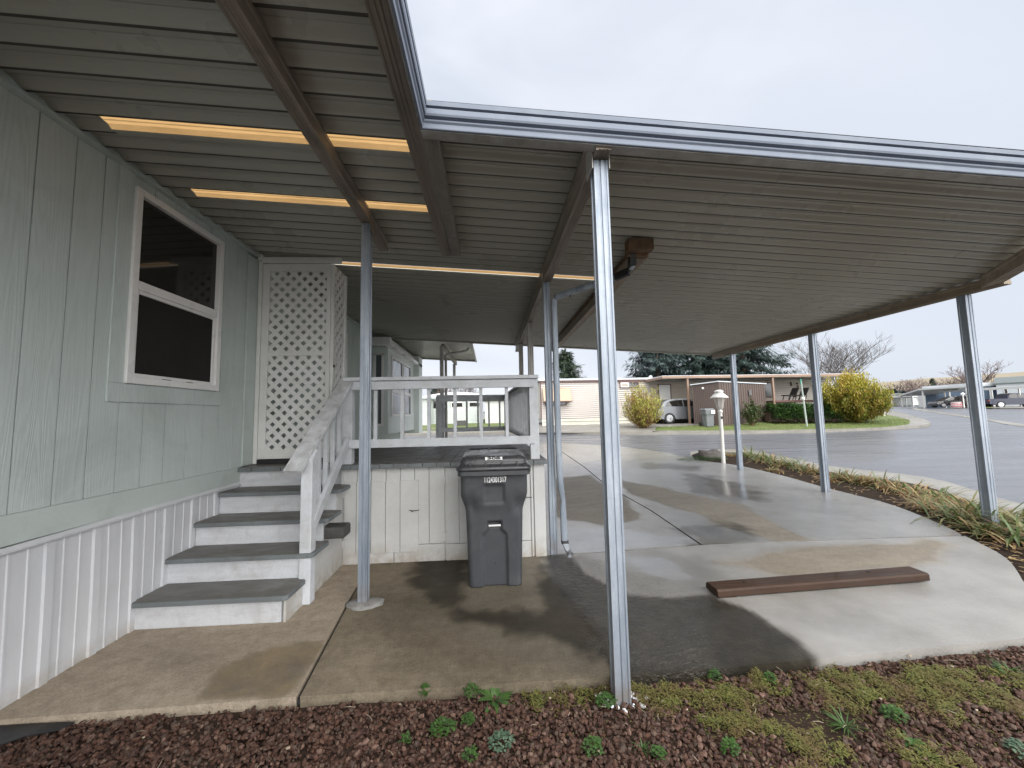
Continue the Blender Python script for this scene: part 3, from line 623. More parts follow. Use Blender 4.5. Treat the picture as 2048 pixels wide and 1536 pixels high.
pans(mb,-32,-2,XL,lambda y:-.345,skys); pans(mb,-2,44,XL,xr,skys)
rd=part(mb,'roof_deck','roofpan',cp); rd.data.materials.append(MATS['seam_shade'])
for i_ in SEAM: rd.data.polygons[i_].material_index=1
for k,(a,b) in skys:
    mb=MB(); y0=Y0+k*PITCH; pr=[(0,.026),(.024,.026),(.050,.024),(.054,.020),(.080,.020),(.110,.002)]
    if k==14: pr=[(.062,.0232),(.066,.022),(.070,.0215),(.074,.021),(.08,.020),(.104,.0056)]
    for x in (a,b):
        for dy,h in pr: mb.v.append(Vector((x,y0+dy,zr(x)+h)))
    for i in range(5): mb.f.append((i,i+1,7+i,6+i))
    part(mb,'skylight_panel','amber',cp)
YF=Y0+44*PITCH   # far edge of the roof
def beamprof(w,h,g=.004): # hollow look: lips and grooves underneath
    return [(-w/2,0),(-w/2+.012,0),(-w/2+.014,g),(-w/2+.03,g),(-w/2+.032,0),(-.008,0),(-.006,g),(.006,g),(.008,0),(w/2-.032,0),(w/2-.03,g),(w/2-.014,g),(w/2-.012,0),(w/2,0),(w/2,h*.25),(w/2-.006,h*.3),(w/2-.006,h*.7),(w/2,h*.75),(w/2,h),(-w/2,h),(-w/2,h*.75),(-w/2+.006,h*.7),(-w/2+.006,h*.3),(-w/2,h*.25)]
def beam(x0,y0,x1,y1,zb,w,mat='beamwood',lbl=None,h=None):
    hh=h or (zr(max(x0,x1))-zb-.003)
    mb=MB().sweep(beamprof(w,hh),(x0,y0,zb),(x1,y1,zb)); o=part(mb,'beam',mat,cp)
    if lbl: o['label']=lbl
    return o
beam(-.99,-2.2,-1.02,3.74,3.095,.082)
beam(-.42,-2.2,-.412,3.80,3.068,.094)
mb=MB(); mb.sweep(beamprof(.088,.105,.002),(-.325,1.97,3.062),(-.312,3.77,3.062)); part(mb,'beam','beamgrey',cp)['label']='weathered grey beam beside the brown one'
beam(.655,1.98,.655,YF-.04,2.905,.085)
beam(1.46,3.40,1.50,YF-.05,2.90,.10,'beamtan',h=.13)
b4=cp.children[-1]; b4['label']='pale tan beam with blackened front end'
mb=MB(); mb.box(1.28,1.52,3.30,3.395,2.93,3.035); mb.box(1.30,1.50,3.396,3.45,2.90,2.96); part(mb,'beam_end','rustwood',cp,bev=.004)
mb=MB(); mb.box(1.40,1.412,3.5,YF-.1,3.0,3.048); part(mb,'beam_flashing','rustwood',cp)
beam(5.36,3.56,5.36,YF-.02,2.688,.085,'beamtan',h=.112)
beam(5.34,3.70,4.05,2.02,2.70,.11,'beamtan',h=.13)
# fascia gutter: front run and the return towards the camera
fp=[(0,0),(.012,0),(.014,.004),(.014,.030),(.022,.038),(.024,.045),(.008,.049),(.008,.058),(.030,.062),(.034,.072),(.034,.100),(.012,.104),(.012,.112),(.036,.115),(.038,.140),(.030,.146),(0,.146)]
yf=1.965
mb=MB(); a=(-.345,yf,zr(-.345)-.145); b=(4.1,yf,zr(4.1)-.145)
a=(-.345,yf,2.968+.02); b=(4.1,yf,2.968-.062*4.45+.02-.005)
mb.sweep(fp,a,b); part(mb,'fascia','fascia',cp)
mb=MB(); mb.box(-.34,4.0,yf-.0,yf+.03,0,0) if 0 else None
mb=MB(); mb.sweep([(-.06,-.004),(.0,-.004),(.0,.0),(-.06,.0)],a,b); part(mb,'fascia_lip','alu_shade',cp)
mb=MB(); mb.sweep(fp,(-.345,-2.2,2.99),(-.345,yf,2.99)) ; part(mb,'fascia','fascia',cp)
mb=MB(); mb.sweep([(0,0),(.01,0),(.01,.09),(0,.09)],(WX,YF+.006,zr(WX)-.03),(5.32,YF+.006,zr(5.32)-.03)); mb.sweep([(-.05,-.004),(.0,-.004),(.0,.0),(-.05,.0)],(-.4,YF,zr(-.4)-.03),(5.32,YF,zr(5.32)-.03)); part(mb,'end_flashing','roofpan',cp)
mb=MB(); mb.box(2.02,2.06,2.03,2.06,2.975,3.02); part(mb,'bracket','black',cp)
# posts
PP=[(-.045,-.045),(-.014,-.045),(-.011,-.037),(-.004,-.037),(-.001,-.045),(.022,-.045),(.025,-.039),(.031,-.039),(.034,-.045),(.045,-.045),(.045,-.03),(.038,-.027),(.038,.027),(.045,.03),(.045,.045),(-.045,.045),(-.045,.03),(-.038,.027),(-.038,-.027),(-.045,-.03)]
def post(x,y,z0,z1,mat='alu',s=.95,lean=0):
    mb=MB(); n=len(PP); vs=[Vector((x+a*s,y+b*s,z0)) for a,b in PP]+[Vector((x+lean+a*s,y+b*s,z1)) for a,b in PP]
    mb.add(vs,[(i,(i+1)%n,n+(i+1)%n,n+i) for i in range(n)]+[tuple(range(n-1,-1,-1)),tuple(range(n,2*n))]); return part(mb,'post',mat,cp,bev=.0015)
pA=post(-1.02,3.22,0,3.094,s=.80); pB=post(.66,2.10,-.06,2.903,s=.92)
pF=post(.645,4.12,0,2.903,'alu',s=.80); pF['label']='post carrying the dented downspout'
post(.655,5.95,0,2.90,'alu_shade'); post(.655,7.75,0,2.90,'alu_shade')
for y in (3.94,5.99,8.10):
    post(5.37,y,G(5.37,y)-.03,2.686,s=.95)
# post straps at the beams
part(MB().box(.605,.609,2.04,2.17,2.84,3.0),'bracket','alu_shade',cp); part(MB().box(.703,.707,2.04,2.17,2.84,2.98),'bracket','alu_shade',cp)
mb=MB(); mb.box(-.975,-.971,3.16,3.3,3.02,3.15); part(mb,'bracket','beamwood',cp)
mb=MB(); mb.box(.605,.609,4.07,4.18,2.86,3.03); part(mb,'bracket','alu_shade',cp)
# downspout
def rounded(pts,r=.08,n=5):
    out=[Vector(pts[0])]
    for a,b,c in zip(pts,pts[1:],pts[2:]):
        a,b,c=Vector(a),Vector(b),Vector(c); d1=(a-b).normalized(); d2=(c-b).normalized()
        for i in range(n+1):
            t=i/n; p0=b+d1*r; p1=b+d2*r; out.append((1-t)**2*p0+2*t*(1-t)*b+t*t*p1)
    out.append(Vector(pts[-1])); return out
ds=MB(); path=rounded([(1.36,3.43,2.88),(1.36,3.47,2.775),(.715,4.04,2.715),(.715,4.04,1.9)],.07)
def ribbed(mb,path,w,d,extra=None):
    n=12; o=len(mb.v)
    for i,p in enumerate(path):
        dd=(path[min(i+1,len(path)-1)]-path[max(i-1,0)]).normalized()
        ref=Vector((1,0,0)) if abs(dd.z)>.6 else Vector((0,0,1))
        a=dd.cross(ref).normalized(); b=a.cross(dd)
        if abs(dd.z)>.6: a,b=Vector((0,1,0)),Vector((1,0,0))
        for k in range(n):
            t=2*math.pi*k/n; cx=math.copysign(abs(math.cos(t))**.45,math.cos(t)); sx=math.copysign(abs(math.sin(t))**.45,math.sin(t))
            s=extra[i] if extra else (1,1,0); mb.v.append(p+a*cx*d/2*s[0]+b*(sx*w/2*s[1]+s[2]))
    for i in range(len(path)-1):
        for k in range(n): mb.f.append((o+i*n+k,o+i*n+(k+1)%n,o+(i+1)*n+(k+1)%n,o+(i+1)*n+k))
ribbed(ds,path,.062,.05)
zz=[1.9,1.5,1.2,.9,.72,.62,.55,.48,.36,.22,.13]
lp=[Vector((.715+.03*sstep(.9,.2,z),4.04,z)) for z in zz]
ex=[(1,1,0),(1,1,0),(1,1,0),(1,1.02,0),(1.1,.95,.004),(.75,.85,.012),(.5,.7,.018),(.85,.9,.008),(1,1,.002),(1,1,0),(1,1,0)]
ribbed(ds,lp,.066,.05,ex)
dn=part(ds,'downspout','alu',cp,smooth=True)
mb=MB(); ribbed(mb,[Vector((.747,4.035,.155)),Vector((.750,4.03,.125))],.076,.06); part(mb,'coupling','black',dn)
mb=MB(); ribbed(mb,[Vector((.750,4.03,.135)),Vector((.762,3.99,.085)),Vector((.78,3.92,.045))],.062,.05); part(mb,'outlet','alu',dn)
mb=MB(); ribbed(mb,[Vector((1.36,3.42,2.93)),Vector((1.36,3.44,2.83)),Vector((1.33,3.47,2.78)),Vector((1.24,3.56,2.762))],.074,.06); part(mb,'elbow','black',dn)
mb=MB(); mb.box(.86,.875,3.91,3.95,2.69,2.75); part(mb,'strap','black',dn)
# porch awning farther along the home
pa=thing('porch_awning','small flat porch awning on two thin posts beyond the carport','awning',(-1.05,10.2,0))
mb=MB(); 
def pans2(mb,ya,yb,x0,x1,dz):
    k=0
    while ya+k*PITCH<yb:
        y0=ya+k*PITCH; o=len(mb.v); pr=[(0,0),(.104,0),(.108,.034),(.140,.034),(.144,0),(.148,0)]
        for x in (x0,x1):
            for dy,h in pr: mb.v.append(Vector((x,y0+dy,zr(x)+h+dz)))
        for i in range(5): mb.f.append((o+i,o+i+1,o+7+i,o+6+i))
        k+=1
pans2(mb,YF+.02,11.9,WX,-.42,.02); mb.build('roof_deck','roofpan',pa)
mb=MB(); mb.sweep([(0,0),(.05,0),(.05,.10),(0,.10)],(-.42,YF+.02,zr(-.42)-.05),(-.42,11.92,zr(-.42)-.05)); mb.build('fascia','panel_white',pa)
mb=MB(); mb.sweep([(0,0),(.03,0),(.03,.09),(0,.09)],(WX,11.93,zr(WX)-.03),(-.42,11.93,zr(-.42)-.03)); mb.build('fascia','roofpan',pa)
mb=MB(); mb.bar((-1.06,YF+.02,3.08),(-1.02,11.85,3.08),.07,.10); mb.build('beam','beamwood',pa)
for y in (8.55,11.6):
    mb=MB(); mb.box(-1.09,-1.01,y-.04,y+.04,.0,3.03); mb.build('post','alu_shade',pa,bev=.003)
mb=MB(); ribbed(mb,rounded([(-.48,8.95,3.05),(-.5,8.95,2.98),(-.98,8.72,2.86),(-.98,8.72,.3)],.05),.06,.05); mb.build('downspout','alu_shade',pa,smooth=True)
#DECK
# ------------------------------------------------------------------ deck
DZ=.985; deck=thing('deck','raised grey wooden deck with white railing and white plank skirt behind the wheeled bin','deck',(-.5,4.06,0))
mb=MB(); x=-2.54
while x<.56:
    w=.142; x1=min(x+w,.585); y0=4.045 if x<-1.55 else 4.0; jit=random.uniform(-.004,.004)
    yy=7.95 if x>-1.75 else 7.95
    mb.box(x+.0025,x1-.0025,(4.06 if x<-1.6 else 4.0)+jit,yy,DZ-.042,DZ+random.uniform(-.001,.001)); x+=w
part(mb,'decking','tread_top',deck,bev=.003)
mb=MB(); x=-2.54; 
while x<.56:
    x1=min(x+.142,.585); mb.box(x+.003,x1-.003,(4.05 if x<-1.6 else 3.988)+random.uniform(-.002,.002),(4.058 if x<-1.6 else 3.995),DZ-.043,DZ-.001); x+=.142
part(mb,'deck_edge','grey_paint',deck,bev=.001)
# plank skirt (grooved panel) with two hatches
mb=MB(); bx=[-1.50,-1.36,-1.215,-1.07,-.925,-.78,-.635,-.475]
for a,b in zip(bx,bx[1:]): mb.box(a+.003,b-.003,4.055,4.075,.17,DZ-.044)
mb.box(-1.50,-.99,4.05,4.074,-.02,.165); mb.box(-.985,-.478,4.05,4.074,-.02,.165)
mb.box(-1.50,.55,4.076,4.09,-.02,DZ-.044); part(mb,'skirt_panel','panel_white',deck,bev=.002)
mb=MB()
for a,b in ((-.468,-.33),(-.33,-.18),(-.18,-.02),(-.02,.13),(.13,.27),(.27,.405)): mb.box(a+.003,b-.003,4.05,4.072,.165,.925)
mb.box(-.466,.403,4.046,4.07,-.01,.16); d1=part(mb,'hatch','panel_white',deck,bev=.002)
mb=MB(); mb.box(.412,.435,4.052,4.074,-.01,DZ-.044); mb.box(.445,.56,4.046,4.074,-.02,DZ-.044); mb.box(.53,.556,4.075,7.9,-.02,DZ-.044); part(mb,'corner_board','panel_white',deck,bev=.003)
for z in (.24,.80):
    mb=MB(); mb.box(-.50,-.472,4.040,4.046,z-.045,z+.045); mb.box(-.466,-.438,4.040,4.045,z-.045,z+.045)
    mb.cyl((-.469,4.038,z),(0,0,1),.006,.09,8); part(mb,'hinge','panel_white',d1)
mb=MB(); mb.box(-1.475,-.742,4.040,4.054,.10,.81); 
d2=part(mb,'hatch','panel_white',deck,bev=.0015); 
mb=MB(); [mb.box(gx-.002,gx+.002,4.0385,4.0396,.105,.805) for gx in (-1.36,-1.215,-1.07,-.925)]; part(mb,'groove','stone_dark',d2)
[part(MB().box(-1.498,-1.472,4.034,4.040,z-.04,z+.04),'hinge','panel_white',d2) for z in (.2,.70)]
mb=MB(); mb.tube([(-.83,4.03,.515),(-.80,4.022,.508),(-.765,4.03,.51),(-.73,4.022,.513)],.004,6); mb.cyl((-.80,4.025,.505),(0,1,0),.008,.01,8); part(mb,'latch','stone_dark',d2)
mb=MB(); mb.tube([(.34,4.035,.60),(.38,4.03,.603),(.42,4.035,.6)],.004,6); part(mb,'latch','stone_dark',d1)
# deck railings
def railing(name,p0,p1,n,parent,posts=(1,1),mat='white_wood',bal=None,lbl=None):
    p0=Vector(p0);p1=Vector(p1); d=(p1-p0).normalized()
    mb=MB(); mb.bar(p0+Vector((0,0,1.855-DZ+.0))-d*.03,p1+Vector((0,0,1.855-DZ))+d*.05,.10,.036)
    r=mb.build(name,mat,parent,bev=.003)
    if lbl: r['label']=lbl
    sd=d.cross(Vector((0,0,1)))
    mb=MB(); mb.bar(p0+Vector((0,0,.805))-sd*-.0,p1+Vector((0,0,.805)),.036,.088); mb.build('rail',mat,r,bev=.003)
    mb=MB(); mb.bar(p0+Vector((0,0,.205)),p1+Vector((0,0,.205)),.036,.085); mb.build('rail',mat,r,bev=.003)
    L=(p1-p0).length
    for t in (bal or [ (i+.5)/n for i in range(n)]):
        q=p0+(p1-p0)*t; mb=MB(); mb.bar(q-sd*.036+Vector((0,0,.20)),q-sd*.036+Vector((0,0,.82)),.034,.034,(0,1,0) if abs(d.x)>.5 else (1,0,0)); mb.build('baluster',mat,r)
    for k,q in ((0,p0),(1,p1)):
        if posts[k]: mb=MB(); mb.box(q.x-.048,q.x+.048,q.y-.045+.05,q.y+.045+.05,DZ,1.835) ; mb.build('post',mat,r,bev=.004)
    return r
X0,X1=-1.47,.47
railing('front_railing',(X0,4.06,DZ),(X1,4.06,DZ),0,deck,bal=[(x-X0)/(X1-X0) for x in (-1.19,-.914,-.64,-.366,-.093,.181)],posts=(1,1))
railing('side_railing',(.475,4.16,DZ),(.345,7.85,DZ),19,deck,(0,1),'white_wood')
railing('rear_railing',(-1.0,7.55,DZ),(.32,7.87,DZ),6,deck,(1,0),'white_wood')
mb=MB(); mb.box(.2,.26,6.9,6.96,DZ,DZ+.09); part(mb,'post_block','white_wood',deck)
# rear steps rail
rr=MB(); 
mb=MB(); mb.bar((-1.05,8.0,1.80),(-1.02,8.9,1.62),.09,.035); sr=part(mb,'step_railing','white_wood',deck)
for k in range(6): mb=MB(); y=8.1+k*.14; mb.bar((-1.05,y,.9-.02*k),(-1.05,y,1.79-.028*k),.035,.035,(0,1,0)); mb.build('baluster','white_wood',sr)
# ------------------------------------------------------------------ steps
st=thing('wooden_steps','five grey treads with white risers and a white handrail up to the deck','steps',(-2.0,3.0,0))
RY=[2.985,3.26,3.54,3.82,4.095]; RH=DZ/5; SX0,SX1=WX+.012,-1.475
for i,y in enumerate(RY):
    z0=i*RH
    mb=MB(); mb.box(SX0+(.0 if i else .01),SX1-(.075 if i==0 else .0),y,y+.028,z0+.0,z0+RH-.04); part(mb,'riser','white_riser',st,bev=.003)
    if i<4:
        mb=MB(); yb=RY[i+1]+.0; x1=SX1+(.055 if i else -.0)
        sk=.05 if i==0 else 0
        mb.poly([(SX0,y-.035-sk*.0,z0+RH-.038),(x1-.02,y-.035,z0+RH-.038),(x1,y-.015,z0+RH-.038),(x1,yb-.002,z0+RH-.038),(SX0,yb-.002,z0+RH-.038)],(0,0,.035)); 
        t_=part(mb,'tread','grey_paint',st,bev=.005)
        mb=MB(); mb.box(SX0+.004,x1-.008,y-.028,yb-.006,z0+RH-.002,z0+RH+.0005); part(mb,'walking_surface','tread_top',t_)
# plank side under the treads
mb=MB(); xs=-1.50
pts=[]
for i in range(5):
    ya=RY[i]+.001; yb=(RY[i+1] if i<4 else 4.05)
    for a in (ya,(ya+yb)/2):
        b=(ya+yb)/2-.004 if a==ya else yb-.004
        mb.box(xs-.012,xs+.006,a,b,-.02,(i+1)*RH-.042)
part(mb,'side_panel','panel_white',st)
mb=MB(); mb.box(SX1-.155,SX1-.10,2.99,3.0,.0,.0) if 0 else None
mb=MB(); mb.poly([(-1.53,2.99,0.0),(-1.49,3.255,0.0),(-1.49,3.255,.155),(-1.53,2.99,.155)],(-.02,0,0)); part(mb,'side_panel','white_riser',st)
# handrail
mb=MB(); mb.bar((-1.545,3.13,1.045),(-1.47,4.09,1.865),.14,.036); hr=part(mb,'handrail','white_worn',st,bev=.004)
mb=MB(); mb.box(-1.53,-1.44,3.235,3.325,0,1.10)
for v in mb.v:
    if v.z>1: v.z=1.04+(v.y-3.13)*.83+.0
o=part(mb,'newel_post','white_wood',hr,bev=.005)
mb=MB(); mb.bar((-1.455,3.30,.60),(-1.455,4.07,1.24),.036,.088); part(mb,'lower_rail','white_wood',hr,bev=.003)
for k in range(4):
    y=3.46+k*.15; mb=MB(); mb.bar((-1.49,y,.68+(y-3.46)*.83),(-1.49,y,1.25+(y-3.46)*.83),.036,.036,(0,1,0)); part(mb,'baluster','white_wood',hr)
mb=MB(); mb.box(-1.56,-1.50,4.06,4.15,DZ,1.84); part(mb,'newel_post','white_wood',hr,bev=.004)
# stone block on the second tread
bs=MB(); bs.box(-1.62,-1.30,3.56,3.74,RH*2+.001,RH*2+.105)
b_=bs.build('stone_block','stone_dark',None,bev=.022,cat='stone block',label='dark grey stone block lying on the second tread beside the handrail post')
b_.modifiers['bevel'].segments=3
for v in b_.data.vertices: v.co.x+=-.0+.01*noise.noise(v.co*9)
# ------------------------------------------------------------------ lattice screen
ls=thing('lattice_screen','tall white wooden lattice screen at the top of the steps','lattice screen',(-2.1,4.3,DZ))
def clip(poly,xa,xb,za,zb):
    for (ax,val,sg) in ((0,xa,1),(0,xb,-1),(1,za,1),(1,zb,-1)):
        out=[]
        for i in range(len(poly)):
            p,q=poly[i-1],poly[i]; ip=(p[ax]-val)*sg>=0; iq=(q[ax]-val)*sg>=0
            if ip!=iq: t=(val-p[ax])/(q[ax]-p[ax]); out.append((p[0]+(q[0]-p[0])*t,p[1]+(q[1]-p[1])*t))
            if iq: out.append(q)
        poly=out
        if len(poly)<3: return None
    return poly
def lattice(mb,xa,xb,za,zb,fn,sp=.086,w=.045,slope=1.):
    H=zb-za; W=xb-xa; ang=math.atan(slope); ww=w/math.cos(ang); s2=sp/math.cos(ang)
    for sgn,off in ((-1,0),(1,1)):
        c=za-W*slope-.1
        while c<zb+W*slope+.1:
            if sgn<0: P=[(xa-.1,c+.1*slope+W*slope),(xb+.1,c-.1*slope),(xb+.1,c-.1*slope+ww),(xa-.1,c+.1*slope+W*slope+ww)]
            else: P=[(xa-.1,c-.1*slope),(xb+.1,c+.1*slope+W*slope),(xb+.1,c+.1*slope+W*slope+ww),(xa-.1,c-.1*slope+ww)]
            q=clip(P,xa,xb,za,zb)
            if q: mb.poly([fn(a,b,off) for a,b in q],fn(0,0,off+.85)-fn(0,0,off))
            c+=s2
LY=4.30
f1=lambda a,b,o:Vector((a,LY+.012+o*.008,b))
la,lb=-2.49,-1.755
mb=MB(); 
mb.box(la,la+.075,LY,LY+.04,1.04,3.19); mb.box(lb-.045,lb,LY,LY+.04,1.04,3.19); mb.box(la+.075,lb-.045,LY,LY+.04,3.11,3.19); mb.box(la+.075,lb-.045,LY,LY+.04,1.04,1.135); mb.box(la+.075,lb-.045,LY,LY+.04,2.155,2.195)
part(mb,'frame','lattice',ls,bev=.003)
mb=MB(); lattice(mb,la+.07,lb-.04,1.12,2.165,f1); lattice(mb,la+.07,lb-.04,2.19,3.12,f1); part(mb,'lattice_panel','lattice',ls)
mb=MB(); mb.box(WX+.02,la-.004,LY-.005,LY+.04,.99,3.22); mb.box(la,-1.64,LY-.02,LY+.02,3.195,3.262); mb.box(WX+.02,la,LY-.03,LY+.02,3.222,3.29); part(mb,'header_board','lattice',ls,bev=.003)
f2=lambda a,b,o:Vector((lb+.022+o*.008,a,b))
mb=MB(); lattice(mb,LY+.06,4.60,1.04,3.18,f2); part(mb,'lattice_panel','lattice',ls)
mb=MB(); mb.box(lb+.003,lb+.035,LY+.005,LY+.045,.99,3.19); mb.box(lb-.01,lb+.05,4.60,4.66,.99,3.17); part(mb,'frame','lattice',ls,bev=.003)
mb=MB(); mb.box(la,lb,LY-.01,LY+.03,.99,1.036); part(mb,'sill','dark_gap',ls)
part(MB().box(lb+.036,lb+.046,LY+.01,LY+.04,2.02,2.05),'latch','black',ls); part(MB().box(lb-.005,lb+.006,LY-.006,LY,1.55,1.6),'latch','black',ls)
#OBJECTS
# ------------------------------------------------------------------ wheeled bin
wb=thing('wheeled_bin','dark grey wheeled bin with 308 on its lid, standing against the deck','trash bin',(.03,3.45,0),R(-2))
def bin_body(cx,yfb,H=.985,bw=.455,tw=.575,bd=.46,td=.60,detail=True):
    mb=MB(); NZ=64; nf=44; ns=8
    def width(z):
        t=z/H; w=lerp(bw,bw+.035,min(1,t/.62)); return w+(tw-bw-.035)*sstep(.62,.80,t)
    def fronty(z): return yfb-(td-bd)*.35*(z/H)-.02*sstep(.62,.8,z/H)
    def backy(z): return yfb+bd+(td-bd)*.5*(z/H)
    ring=None; o=0
    for j in range(NZ+1):
        z=H*j/NZ; w=width(z)/2; yf_=fronty(z); yb=backy(z); rc=.05; row=[]
        for i in range(nf+1):
            u=-1+2*i/nf; x=u*w; e=max(0,(abs(u)*w-(w-rc))/rc); y=yf_+rc*(1-math.sqrt(max(0,1-e*e)))
            if detail:
                ax=abs(x); 
                # lower recess with chamfered neck
                hw=.105 if z<.43 else lerp(.105,.058,min(1,(z-.43)/.05)) if z<.48 else .058
                ins=0
                if z<.545: ins=max(ins,.028*sstep(hw+.006,hw-.006,ax)*sstep(.55,.54,z))
                if .50<z<.545 and ax<.055: ins+=.03
                if .70<z<.865: ins=max(ins,.022*sstep(.092,.082,ax)*sstep(.866,.858,z)*sstep(.64,.80,z))
                # soft side pinch
                ins+=.02*sstep(.13,.2,ax)*math.exp(-((z-.70)/.07)**2)
                y+=ins
            row.append(Vector((cx+x,y,z)))
        for i in range(1,ns): row.append(Vector((cx+w,lerp(yf_+rc,yb,i/ns),z)))
        row+= [Vector((cx+w,yb,z)),Vector((cx+w*.3,yb+.01,z)),Vector((cx-w*.3,yb+.01,z)),Vector((cx-w,yb,z))]
        for i in range(ns-1,0,-1): row.append(Vector((cx-w,lerp(yf_+rc,yb,i/ns),z)))
        n=len(row); mb.v+=row
    for j in range(NZ):
        for i in range(n): mb.f.append((j*n+i,j*n+(i+1)%n,(j+1)*n+(i+1)%n,(j+1)*n+i))
    mb.f.append(tuple(range(n-1,-1,-1))); mb.f.append(tuple(range(NZ*n,NZ*n+n)))
    return mb
YB=3.39
body=part(bin_body(.025,YB),'body','bin_plastic',wb,smooth=True)
body.data.polygons[-1].use_smooth=False
# rim + lid
def rrect(cx,cy,w,d,r,z,n=6):
    out=[]
    for k,(sx,sy) in enumerate(((1,1),(-1,1),(-1,-1),(1,-1))):
        for i in range(n+1):
            t=math.pi/2*(k+i/n); out.append(Vector((cx+sx*(w/2-r)+r*math.cos(t),cy+sy*(d/2-r)+r*math.sin(t),z)))
    return out
def loft(mb,rings,cap=True):
    o=len(mb.v); n=len(rings[0])
    for r_ in rings: mb.v+=r_
    for j in range(len(rings)-1):
        for i in range(n): mb.f.append((o+j*n+i,o+j*n+(i+1)%n,o+(j+1)*n+(i+1)%n,o+(j+1)*n+i))
    if cap: mb.f.append(tuple(o+i for i in range(n-1,-1,-1))); mb.f.append(tuple(o+(len(rings)-1)*n+i for i in range(n)))
    return mb
cy=YB+.20
mb=loft(MB(),[rrect(.025,cy,.60,.62,.05,.945),rrect(.025,cy,.615,.635,.05,.95),rrect(.025,cy,.615,.635,.05,.985),rrect(.025,cy,.60,.62,.05,.99)]); part(mb,'rim','bin_plastic',wb)
mb=loft(MB(),[rrect(.025,cy,.635,.655,.06,.992),rrect(.025,cy,.64,.66,.06,.998),rrect(.025,cy,.635,.655,.06,1.022),rrect(.025,cy,.59,.61,.06,1.036),rrect(.025,cy+.01,.565,.57,.05,1.055),rrect(.025,cy+.01,.57,.575,.05,1.062),rrect(.025,cy+.015,.555,.56,.05,1.092),rrect(.025,cy+.02,.53,.53,.05,1.104),rrect(.025,cy+.03,.46,.44,.05,1.108)])
for v in mb.v: v.z+=(v.y-cy)*.03*(1 if v.z>1.03 else 0)
lid=part(mb,'lid','bin_lid',wb,smooth=True,bev=0)
mb=MB(); [mb.box(.025+dx-.006,.025+dx+.006,YB-.108,YB-.085,1.03,1.055) for dx in (-.2,-.07,.07,.2)]; part(mb,'lid_rib','bin_lid',lid)
mb=MB(); mb.tube([(-.21,4.0-.02,1.115),(.26,3.98,1.115)],.009,8); mb.box(-.22,-.2,3.88,3.98,1.06,1.12); mb.box(-.02,0,3.88,3.98,1.06,1.12); mb.box(.25,.27,3.88,3.98,1.06,1.12); part(mb,'handle','black',wb)
mb=MB(); [mb.cyl((.025+s*.26,YB+.50,.12),(1,0,0),.12,.045,24) for s in (-1,1)]
for s in (-1,1):
    mb=MB(); mb.cyl((.025+s*.20,YB+.58,.125),(1,0,0),.125,.05,24); wh=part(mb,'wheel','rubber',wb)
mb=MB(); mb.box(.025-.052,.025+.052,YB-.028,YB-.014,.508,.522); part(mb,'catch_bar','white_mark',wb,bev=.003)
text('1124301317',.062,(.035,YB-.0705,.905),(R(90)-.03,0,0),'white_mark',wb,'serial_number',.0008,.62,.0012)
mb=MB(); 
lz=lambda y:1.0635+(1.09-1.0635)*0
# 308 plate, on the front slope of the lid
mb=MB(); mb.poly([(-.047,YB-.083,1.0735),(.10,YB-.083,1.0735),(.10,YB-.070,1.098),(-.047,YB-.070,1.098)],(0,-.002,.001)); pl=part(mb,'number_plate','white_mark',lid)
text('308',.030,(.0265,YB-.0835,1.0885),(R(62),0,0),'black',lid,'number',.0008,2.5,.0012)
mb=MB(); random.seed(5); 
for k in range(7):
    x=.22+k*.016; mb.blob((x,YB-.095+.01*(k%2),.985-.012*k*(7-k)/12),.018,k,1,.8,3,(1.2,.8,.7))
part(mb,'bag_liner','black',wb)
# ------------------------------------------------------------------ parking block
zb_=G(2.5,3.0)
pk=thing('parking_block','dark red wet timber wheel stop lying on the slab','wheel stop',(2.5,3.0,zb_))
a=Vector((1.71,3.03,0)); b=Vector((3.42,3.01,0)); a.z=G(a.x,a.y)+.012; b.z=G(b.x,b.y)+.012
mb=MB(); mb.sweep([(-.085,0),(.085,0),(.085,.044),(.072,.056),(-.06,.056),(-.085,.036)],a,b); 
part(mb,'timber','parkwood',pk,bev=.004)
mb=MB(); [mb.cyl((x,3.035,lerp(a.z,b.z,(x-1.7)/1.7)+.057),(0,0,1),.012,.004,10) for x in (1.98,3.02)]; part(mb,'spike_hole','black',pk)
mb=MB(); mb.box(1.72,1.86,2.955,3.10,G(1.8,3)+.001,G(1.8,3)+.013); mb.box(3.3,3.38,2.96,3.1,G(3.3,3)+.001,G(3.3,3)+.013); part(mb,'shim','parkwood',pk)
# concrete patch around the post foot
mb=MB(); mb.blob((-1.0,3.20,.004),.14,2,3,.3,1.6,(1.05,.72,.13)); mb.build('mortar_patch','patch',None,smooth=True,cat='mortar patch',label='rough pale mortar patch round the foot of the left post')
mb=MB(); random.seed(11)
for k in range(46):
    an=random.uniform(0,6.28); rr_=random.uniform(.055,.12)*random.choice([1,1,1.15]); p=(.66+math.cos(an)*rr_*1.05,2.10+math.sin(an)*rr_*.8,-.045+random.uniform(0,.012)); mb.blob(p,random.uniform(.006,.014),k,1,.6,2,(1,1,.6))
mb.build('foam_crumbs','chips_white',None,kind='stuff',cat='white crumbs',label='white crumbs scattered round the foot of the tall front post')
